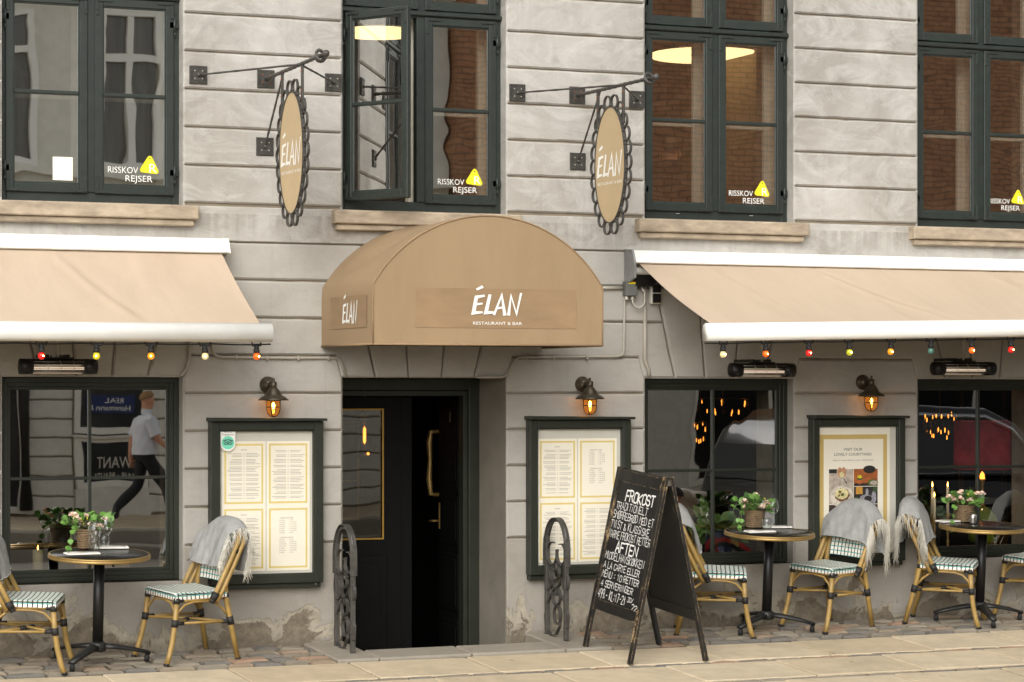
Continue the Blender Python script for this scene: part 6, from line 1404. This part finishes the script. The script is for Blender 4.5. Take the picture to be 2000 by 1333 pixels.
def airplane(px, py, depth, rz, label, L):
    x, z = W(px, py, -depth); z = UB + .019; t = thing('model_airplane', label, 'model airplane', (x, depth, z), None, (0, 0, rz)); b = mb('plane'); b.tube([(-L / 2, 0, .035), (-L * .45, 0, .033), (-L * .3, 0, .030), (L * .3, 0, .030), (L * .45, 0, .032), (L / 2, 0, .034)], .011, 10, scale=[.2, .7, 1, 1, .7, .15]); b.build('fuselage', t)
    for s in (1, -1): b = mb('plane'); b.add([(-.02, s * .008, .027), (.03, s * .008, .027), (.055, s * L * .42, .032), (.035, s * L * .42, .032)] + [(-.02, s * .008, .030), (.03, s * .008, .030), (.055, s * L * .42, .034), (.035, s * L * .42, .034)], [(0, 1, 2, 3), (7, 6, 5, 4), (0, 4, 5, 1), (1, 5, 6, 2), (2, 6, 7, 3), (3, 7, 4, 0)]); b.build('wing', t)
    b = mb('bluered'); b.add([(L * .36, -.002, .036), (L * .47, -.002, .038), (L * .52, -.002, .078), (L * .45, -.002, .078), (L * .36, .002, .036), (L * .47, .002, .038), (L * .52, .002, .078), (L * .45, .002, .078)], [(0, 1, 2, 3), (7, 6, 5, 4), (0, 4, 5, 1), (1, 5, 6, 2), (2, 6, 7, 3), (3, 7, 4, 0)]); b.build('tail_fin', t)
    b = mb('blackmetal'); b.tube([(0, 0, 0), (0, 0, .022)], .003, 6); b.box(-.02, .02, -.012, .012, 0, .004); b.build('stand', t)
airplane(1300, 398, .20, .1, 'white model plane with a red tail, left on the window ledge', .26); airplane(1440, 400, .20, .25, 'white model plane behind the right pane lettering', .28)

# ------------------------------------------------------------------ people
def person(label, loc, rz, joints, cols, hair_m, jacket=False):
    # joints: name -> (x, y, z), facing +x; radii per vertex; one skin-grown surface, coloured by body region
    names = list(joints); R0 = dict(pelvis=(.125, .155), belly=(.115, .15), chest=(.125, .175), neckb=(.075, .08), neck=(.055, .055), head=(.085, .078), crown=(.075, .07))
    E = [('pelvis', 'belly'), ('belly', 'chest'), ('chest', 'neckb'), ('neckb', 'neck'), ('neck', 'head'), ('head', 'crown')]
    for s in 'lr': E += [('chest', s + 'sh'), (s + 'sh', s + 'el'), (s + 'el', s + 'wr'), (s + 'wr', s + 'hand'), ('pelvis', s + 'hip'), (s + 'hip', s + 'kn'), (s + 'kn', s + 'an'), (s + 'an', s + 'toe')]
    rad = dict(sh=(.066, .066), el=(.048, .048), wr=(.031, .031), hand=(.026, .036), hip=(.108, .108), kn=(.086, .086), an=(.064, .064), toe=(.040, .050))
    me = bpy.data.meshes.new('body'); me.from_pydata([joints[n] for n in names], [(names.index(a), names.index(b)) for a, b in E], [])
    tmp = bpy.data.objects.new('body', me); COL.objects.link(tmp)
    sk = tmp.modifiers.new('s', 'SKIN'); sk.use_smooth_shade = True; sb = tmp.modifiers.new('d', 'SUBSURF'); sb.levels = 2; sb.render_levels = 2
    for i, n in enumerate(names):
        sv = me.skin_vertices[0].data[i]; sv.radius = R0.get(n) or rad[n[1:]]; sv.use_root = (n == 'pelvis')
    bpy.context.view_layer.update()
    m2 = bpy.data.meshes.new_from_object(tmp.evaluated_get(bpy.context.evaluated_depsgraph_get())); bpy.data.objects.remove(tmp); bpy.data.meshes.remove(me)
    for k in ('skin', cols[0], cols[1], 'shoe'): m2.materials.append(M[k])
    J = {k: Vector(v) for k, v in joints.items()}
    def seg(p, a, b):
        d = b - a; t = max(0, min(1, (p - a).dot(d) / d.dot(d))); return (p - a - d * t).length, t
    for p in m2.polygons:
        c = p.center; best = min(((seg(c, J[a], J[b])[0] - (.06 if a in ('pelvis', 'belly', 'chest') else .02)), a, b, seg(c, J[a], J[b])[1]) for a, b in E); a, b, t = best[1:]
        if b in ('neck', 'head', 'crown'): k = 1 if jacket and (b == 'neck' or b == 'head' and t < .45) else 0
        elif a in ('belly', 'chest') and b in ('chest', 'neckb') or b[1:] == 'sh' or (a, b) == ('pelvis', 'belly') and t > .05: k = 1
        elif b[1:] == 'el': k = 1 if jacket or t < .72 else 0
        elif b[1:] in ('wr', 'hand'): k = 1 if jacket and b[1:] == 'wr' and t < .9 else 0
        elif b[1:] == 'toe' or (b[1:] == 'an' and t > .94): k = 3
        else: k = 2
        p.material_index = k; p.use_smooth = True
    o = bpy.data.objects.new('person', m2); COL.objects.link(o); o.location = loc; o.rotation_euler = (0, 0, rz); tag(o, label, 'person')
    if cols[0] == 'tee':
        b = mb('tee')
        def cloth(i, j):
            z = 1.475 - .53 * i; q = 2 * math.pi * j; k = min(1, i * 5) ** .6; fl = 1 + .04 * math.sin(5 * q + 9 * i) * i + .03 * math.sin(9 * q - 14 * i)
            return (.005 + (.075 + .075 * k + .02 * i) * fl * math.cos(q), (.08 + .115 * k + .012 * i) * fl * math.sin(q), z)
        b.grid(cloth, 16, 32); b.build('shirt', o)
        for s in 'lr':
            b = mb('tee'); A, B = J[s + 'sh'], J[s + 'el']; b.tube([A, A + (B - A) * .4, A + (B - A) * .8], .072, 12, caps=False, scale=[1, 1.02, 1.12]); b.build('sleeve', o)
    h = J['head']
    b = mb(hair_m); b.grid(lambda i, j: (lambda th, ph: (h.x - .012 + .092 * math.sin(th) * math.cos(ph), h.y + .083 * math.sin(th) * math.sin(ph), h.z + .040 + .098 * math.cos(th)))(.05 + 1.75 * i * (.62 + .38 * (1 - math.cos(2 * math.pi * j - 0)) / 2), 2 * math.pi * j), 10, 24); b.build('hair', o)
    b = mb('skin'); b.add([h + Vector(q) for q in ((.088, -.012, .0), (.088, .012, .0), (.112, 0, -.012), (.092, 0, .035))], [(0, 2, 3), (2, 1, 3), (0, 1, 2)], True)
    for s in (1, -1): b.ball(h + Vector((-.005, s * .082, -.005)), .024, 8, (.7, .4, 1.2))
    b.build('nose_and_ears', o)
    b = mb('inkbk')
    for s in (1, -1): b.ball(h + Vector((.083, s * .030, .022)), .008, 6)
    b.build('eyes', o)
    b = mb('skin'); b.ball(h + Vector((.082, 0, -.045)), .014, 8, (.5, 1.6, .4)); b.build('mouth', o)
    for s in 'lr':
        hd, wr = J[s + 'hand'], J[s + 'wr']; d = (hd - wr).normalized(); sd_ = d.cross(Vector((0, 1, 0))).normalized(); b = mb('skin')
        for k in range(4):
            q = hd + sd_ * (.022 * (k - 1.5)); L = (.070, .078, .074, .060)[k]; b.tube([q, q + d * L * .5, q + d * L * .85 + Vector((.018, 0, 0))], .0085, 6, scale=[1, .95, .7])
        q = wr + (hd - wr) * .5; b.tube([q + sd_ * .03, q + sd_ * .055 + d * .03, q + sd_ * .05 + d * .06], .010, 6, scale=[1, 1, .7]); b.build('fingers', o)
    return o
STAND = dict(pelvis=(0, 0, .97), belly=(.005, 0, 1.10), chest=(0, 0, 1.32), neckb=(0, 0, 1.47), neck=(.012, 0, 1.55), head=(.03, 0, 1.655), crown=(.02, 0, 1.74),
    lsh=(-.005, .19, 1.42), lel=(-.04, .235, 1.14), lwr=(.02, .24, .90), lhand=(.04, .24, .82), rsh=(-.005, -.19, 1.42), rel=(-.04, -.235, 1.14), rwr=(.02, -.24, .90), rhand=(.04, -.24, .82),
    lhip=(0, .10, .91), lkn=(.02, .105, .50), lan=(-.01, .105, .09), ltoe=(.15, .115, .035), rhip=(0, -.10, .91), rkn=(.02, -.105, .50), ran=(-.01, -.105, .09), rtoe=(.15, -.115, .035))
WALK = dict(STAND, lkn=(.26, .10, .54), lan=(.34, .10, .13), ltoe=(.48, .10, .10), rkn=(-.08, -.10, .52), ran=(-.40, -.10, .24), rtoe=(-.36, -.10, .09), rel=(-.10, -.24, 1.14), rwr=(-.12, -.25, .90), rhand=(-.11, -.25, .82), lel=(.10, .24, 1.16), lwr=(.26, .22, 1.02), lhand=(.32, .21, .97))
x, _ = RF(296, 760, 17.0); person('man in a white t-shirt and black trousers walking past on the far pavement', (x, -17.0, 0.0), 0, WALK, ('tee', 'trouser'), 'hair')
CYC = dict(STAND, belly=(.13, 0, 1.04), chest=(.36, 0, 1.12), neckb=(.52, 0, 1.14), neck=(.58, 0, 1.13), head=(.68, 0, 1.08), crown=(.75, 0, 1.13), lsh=(.42, .19, 1.10), rsh=(.42, -.19, 1.10), lel=(.46, .24, .86), lwr=(.56, .22, .66), lhand=(.60, .21, .60), rel=(.46, -.24, .86), rwr=(.56, -.22, .66), rhand=(.60, -.21, .60), lkn=(.06, .14, .50))
person('person in a pale jacket and jeans bending over the red bicycle in the road', (4.75, -5.5, -.37), R_(160), CYC, ('jacket', 'jeans'), 'hairdk', True)
x, _ = W(1330, 300, -1.7); person('person in a dark pullover, back turned, in the office under the round lamp', (x, 1.9, 2.85 - .78), R_(64), STAND, ('suit', 'suit'), 'hairdk', True)

# ------------------------------------------------------------------ the street that the panes mirror
def wheel(b_par, c, R, m_t, wdt, off, spokes=0):
    b = mb(m_t); b.sweep([(c[0] + R * math.cos(a), c[1], c[2] + R * math.sin(a)) for a in [k * math.pi / 16 for k in range(32)]], [(wdt * math.cos(q), wdt * math.sin(q)) for q in [k * math.pi / 4 for k in range(8)]], (0, 1, 0), True); w_ = b.build('wheel', b_par, off)
    b = mb('chrome')
    if spokes:
        for k in range(spokes): a = 6.283 * k / spokes; b.tube([c, (c[0] + R * math.cos(a), c[1], c[2] + R * math.sin(a))], .0025, 4)
        b.build('spoke', w_, off)
    else: b.lathe([(1e-5, -.05), (R * .30, -.06), (R * .78, -.03), (R * .82, .03), (1e-5, .05)], 20, c, Matrix.Rotation(math.pi / 2, 3, 'X')); b.build('rim', w_, off)
bc = thing('bicycle', 'red bicycle held by a person in the road', 'bicycle', (4.15, -5.2, -.37)); off = (4.15, -5.2, -.37); gx, gy, g0 = 4.15, -5.2, -.37
for dx in (-.52, .52): wheel(bc, Vector((gx + dx, gy, g0 + .34)), .32, 'tyre', .02, off, 18)
b = mb('redpaint'); A = lambda x, z: (gx + x, gy, g0 + z)
for q in ((A(-.52, .34), A(-.02, .30)), (A(-.02, .30), A(-.16, .80)), (A(-.52, .34), A(-.15, .74)), (A(-.02, .30), A(.36, .72)), (A(-.15, .74), A(.34, .80)), (A(.34, .86), A(.40, .62), A(.52, .34))): b.tube(q, .019, 8)
for dx in (-.52, .52): b.bar([(gx + dx + .36 * math.cos(a), gy, g0 + .34 + .36 * math.sin(a)) for a in [.3 + k * .25 for k in range(10)]], .05, .004, (0, 1, 0))
b.build('frame', bc, off)
b = mb('inkbk'); b.ball(A(-.18, .90), .08, 10, (1.6, .9, .5)); b.tube([A(-.16, .78), A(-.18, .90)], .013, 6); b.build('saddle', bc, off)
b = mb('chrome'); b.tube([(gx + .30, gy - .28, g0 + 1.02), (gx + .36, gy - .12, g0 + 1.0), (gx + .35, gy, g0 + .96), (gx + .36, gy + .12, g0 + 1.0), (gx + .30, gy + .28, g0 + 1.02)], .012, 8); b.tube([A(.34, .84), A(.35, .97)], .012, 6); b.build('handlebar', bc, off)
def car(x0, y0, z0, label):
    t = thing('parked_car', label, 'car', (x0, y0, z0)); off = (x0, y0, z0); L, Wd = 4.7, 1.85
    pr = [(-2.33, .38), (-2.30, .75), (-2.22, 1.05), (-1.98, 1.52), (-1.72, 1.68), (-.6, 1.74), (.25, 1.70), (.62, 1.55), (1.15, 1.12), (1.95, 1.02), (2.26, .86), (2.34, .60), (2.32, .36), (1.9, .30), (-1.9, .30)]
    pr = [(a_, b_ * 1.16) for a_, b_ in pr]
    b = mb('carpaint'); cuts = [(-1.0, .86), (-.93, .985), (-.80, 1.0), (.80, 1.0), (.93, .985), (1.0, .86)]; n = len(pr); vs = []
    for f, s_ in cuts:
        for px, pz in pr:
            tum = .18 * max(0, pz - 1.0); y = f * (Wd / 2) * (1 - tum); vs.append((x0 + px * (.97 + .03 * s_), y0 + y, z0 + pz if abs(f) < .99 else z0 + .98 * pz + .01))
    fs = [[c * n + i, c * n + (i + 1) % n, (c + 1) * n + (i + 1) % n, (c + 1) * n + i] for c in range(5) for i in range(n)] + [list(range(n))[::-1], [5 * n + i for i in range(n)]]
    b.add(vs, fs, True); b.build('body', t, off)
    for s in (1, -1):
        yy = y0 + s * (Wd / 2 + .004)
        b = mb('darkglass'); q = [(-1.85, 1.12), (.95, 1.12), (.52, 1.50), (.2, 1.62), (-.6, 1.65), (-1.6, 1.60)]
        vs = [(x0 + a, y0 + s * (Wd / 2) * (1 - .18 * max(0, c_ * 1.16 - 1)) + s * .008, z0 + c_ * 1.16) for a, c_ in q]; b.add(vs, [list(range(6))[::(1 if s < 0 else -1)]]); b.build('side_window', t, off)
        b = mb('chrome'); b.tube([(v[0], v[1] + s * .006, v[2]) for v in vs], .030, 6, True); b.bar([(x0 - 2.1, yy + s * .004, z0 + 1.06), (x0 + 1.9, yy + s * .004, z0 + 1.00)], .07, .02, (0, 1, 0)); b.build('chrome_trim', t, off)  # trim made extra broad to stand in for sky highlights on the body
        for dx in (-1.42, 1.40): wheel(t, Vector((x0 + dx, y0 + s * .82, z0 + .33)), .24, 'tyre', .10, off)
        b = mb('taillight'); b.ball((x0 - 2.24, y0 + s * .72, z0 + .95), .10, 10, (.4, 1.3, 1)); b.build('taillight', t, off)
        b = mb('chrome'); b.ball((x0 + 2.22, y0 + s * .66, z0 + .72), .11, 10, (.5, 1.4, .8)); b.build('headlight', t, off)
        b = mb('carpaint'); b.ball((x0 + .95, yy + s * .08, z0 + 1.10), .10, 8, (.6, 1.1, .7)); b.build('mirror', t, off)
    for q, nm in (([(.66, 1.53), (1.12, 1.14)], 'windscreen'), ([(-1.96, 1.50), (-2.20, 1.08)], 'rear_window')):
        b = mb('darkglass'); sgn = 1 if nm == 'windscreen' else -1; b.add([(x0 + q[0][0] + sgn * .02, y0 - .70, z0 + q[0][1] * 1.16), (x0 + q[0][0] + sgn * .02, y0 + .70, z0 + q[0][1] * 1.16), (x0 + q[1][0] + sgn * .03, y0 + .78, z0 + q[1][1] * 1.16), (x0 + q[1][0] + sgn * .03, y0 - .78, z0 + q[1][1] * 1.16)], [(0, 1, 2, 3)]); b.build(nm, t, off)
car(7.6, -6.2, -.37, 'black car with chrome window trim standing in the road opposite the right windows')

# far side: a grey rendered house with pale upper floor and a red brick house beside it
YF = -20.0
fh = thing('far_house', 'grey and pale rendered house across the street with a blue sign in its window', 'building', (0, YF, 0)); off = (0, YF, 0)
GX0, GX1 = -2.5, 7.8
b = mb('groove'); b.box(GX0, GX1, YF - 6, YF - .03, 0, 3.6); b.build('wall', fh, off)
shop = [RF(40, 0, 20)[0], RF(283, 0, 20)[0]]
sx0, sx1 = RF(166, 0, 20)[0], RF(288, 0, 20)[0]
zs1, zs0 = RF(220, 756, 20)[1], RF(220, 838, 20)[1]; zt1, zt0 = RF(220, 858, 20)[1], RF(220, 945, 20)[1]
dxa, dxb = RF(22, 0, 20)[0] - .3, RF(48, 0, 20)[0]
for k in range(13):
    z = .02 + k * .275
    for xa, xb in ((GX0, dxa - .1), (dxb + .1, sx0 - .12), (sx1 + .12, GX1)):
        b = mb('greywall'); b.prism([(-xb, z + .012), (-xa, z + .012), (-xa, z + .263), (-xb, z + .263)], 0, .03, .014)
        b.v = [Vector((-q.x, YF - q.y, q.z)) for q in b.v]; b.build('plaster_course', fh, off)
b = mb('greywall'); b.box(dxa - .1, dxb + .1, YF - .03, YF, 3.0, 3.6); b.box(sx0 - .12, sx1 + .12, YF - .03, YF + .04, zs1 + .1, 3.6); b.box(sx0 - .14, sx1 + .14, YF - .03, YF + .10, zt1 + .03, zs0 - .08); b.box(sx0 - .12, sx1 + .12, YF - .03, YF + .05, 0, zt0 - .06); b.build('band', fh, off)
for za, zb, nm in ((zs0, zs1, 'shop window with a blue sign'), (zt0, zt1, 'dark lower shop window')):
    b = mb('palewall'); ring(b, sx0 - .10, sx1 + .10, za - .06, zb + .06, .09, YF - .02, YF + .05); wn = b.build('window', fh, off, nm)
    b = mb('darkglass'); b.box(sx0 - .03, sx1 + .03, YF - .02, YF - .01, za, zb); b.build('pane', wn, off)
b = mb('palewall'); ring(b, dxa - .1, dxb + .1, 0.05, 3.0, .1, YF - .02, YF + .05); wn = b.build('window', fh, off); b = mb('darkglass'); b.box(dxa, dxb, YF - .02, YF - .01, .1, 2.95); b.build('pane', wn, off)
xa, z1 = RF(176, 772, 20); xb, z0 = RF(277, 806, 20)
b = mb('navy'); b.box(xa, xb, YF + .002, YF + .012, z0, z1); b.use('white'); put_text(b, 'REAL', ((xa * .42 + xb * .58), YF + .014, z0 + (z1 - z0) * .72), (-1, 0, 0), (0, 0, 1), (xb - xa) * .42, (z1 - z0) * .30); put_text(b, 'Heinemann &', ((xa + xb) / 2, YF + .014, z0 + (z1 - z0) * .30), (-1, 0, 0), (0, 0, 1), (xb - xa) * .86, (z1 - z0) * .30); b.build('window_lettering', fh, off, 'blue sign with white lettering')
b = mb('cream'); put_text(b, 'WANT', ((sx0 + sx1) / 2 + .05, YF + .004, zt0 + .30), (-1, 0, 0), (0, 0, 1), (sx1 - sx0) * .62, .17); put_text(b, 'HAIR · BEAUTY', ((sx0 + sx1) / 2 + .05, YF + .004, zt0 + .10), (-1, 0, 0), (0, 0, 1), (sx1 - sx0) * .7, .09); b.build('window_lettering', fh, off, 'pale gold shop lettering')
xp = RF(58, 0, 20)[0]; b = mb('castiron'); b.tube([(xp, YF + .09, .1), (xp, YF + .09, 3.5)], .075, 10); b.build('drainpipe', fh, off)
b = mb('palewall'); b.box(GX0, GX1, YF - 6, YF - .25, 3.6, 7.9); b.box(GX0, GX1, YF - .25, YF + .18, 3.6, 3.86); b.box(GX0, GX1, YF - .25, YF - .05, 4.9, 5.02); b.box(GX0, GX1, YF - .25, YF + .12, 7.7, 8.0); b.build('wall', fh, off, 'pale upper floor')
r = random.Random(9)
for k in range(5):
    xc = GX0 + 1.6 + k * 1.85
    b = mb('white'); ring(b, xc - .48, xc + .48, 5.02, 7.3, .10, YF - .25, YF - .12); b.box(xc - .05, xc + .05, YF - .25, YF - .13, 5.1, 7.2); b.box(xc - .42, xc + .42, YF - .25, YF - .135, 6.6, 6.7); wn = b.build('window', fh, off)
    b = mb('curtained'); b.box(xc - .42, xc + .42, YF - .25, YF - .22, 5.1, 7.2); b.build('pane', wn, off)
bal = MB().use('palewall'); bal.lathe([(.07, 0), (.07, .05), (.04, .10), (.085, .28), (.085, .36), (.04, .55), (.06, .62), (.06, .68)], 12); BALM = bal.mesh('baluster')
for k in range(38): place('baluster', BALM, (GX0 + .2 + k * .26, .02, 3.88), fh)
b = mb('palewall'); b.box(GX0 + .1, GX0 + .1 + 38 * .26, YF - .10, YF + .14, 4.56, 4.70); b.build('balustrade_rail', fh, off)
bh = thing('brick_house', 'red brick house across the street over a grey rendered ground floor', 'building', (14, YF, 0)); off = (14, YF, 0)
b = mb('oldbrick'); b.box(7.85, 34, YF - 6, YF - .05, 3.6, 8.6); b.build('wall', bh, off); b = mb('greywall'); b.box(7.85, 34, YF - 6, YF, 0, 3.6); b.box(7.85, 34, YF - .05, YF + .10, 3.35, 3.62); b.build('ground_floor', bh, off)
for xa, xb in ((12.0, 14.6), (15.6, 18.8), (20, 23)):
    b = mb('palewall'); ring(b, xa - .08, xb + .08, .35, 3.0, .08, YF - .01, YF + .04); b.box((xa + xb) / 2 - .03, (xa + xb) / 2 + .03, YF - .01, YF + .03, .42, 2.93); wn = b.build('window', bh, off); b = mb('blackglass'); b.box(xa, xb, YF + .002, YF + .010, .43, 2.92); b.build('pane', wn, off)
for k in range(3):
    xc = 21.5 + k * 2.9
    for z in (4.6,):
        b = mb('white'); ring(b, xc - .6, xc + .6, z, z + 2.0, .1, YF - .08, YF + .0); wn = b.build('window', bh, off); b = mb('darkglass'); b.box(xc - .52, xc + .52, YF - .06, YF - .045, z + .08, z + 1.92); b.build('pane', wn, off)
for k, (z, y) in enumerate(((6.6, -12.0), (6.9, -12.6), (7.3, -11.2))):
    b = mb('rubber'); b.tube([(-18 + q * 1.2, y, z + .0009 * (q - 20) ** 2 + .5) for q in range(41)], .020, 5); o = b.build('overhead_cable'); tag(o, ['lowest black tram cable over the road', 'middle black tram cable over the road', 'highest black tram cable over the road'][k], 'cable')
bpy.context.view_layer.update()
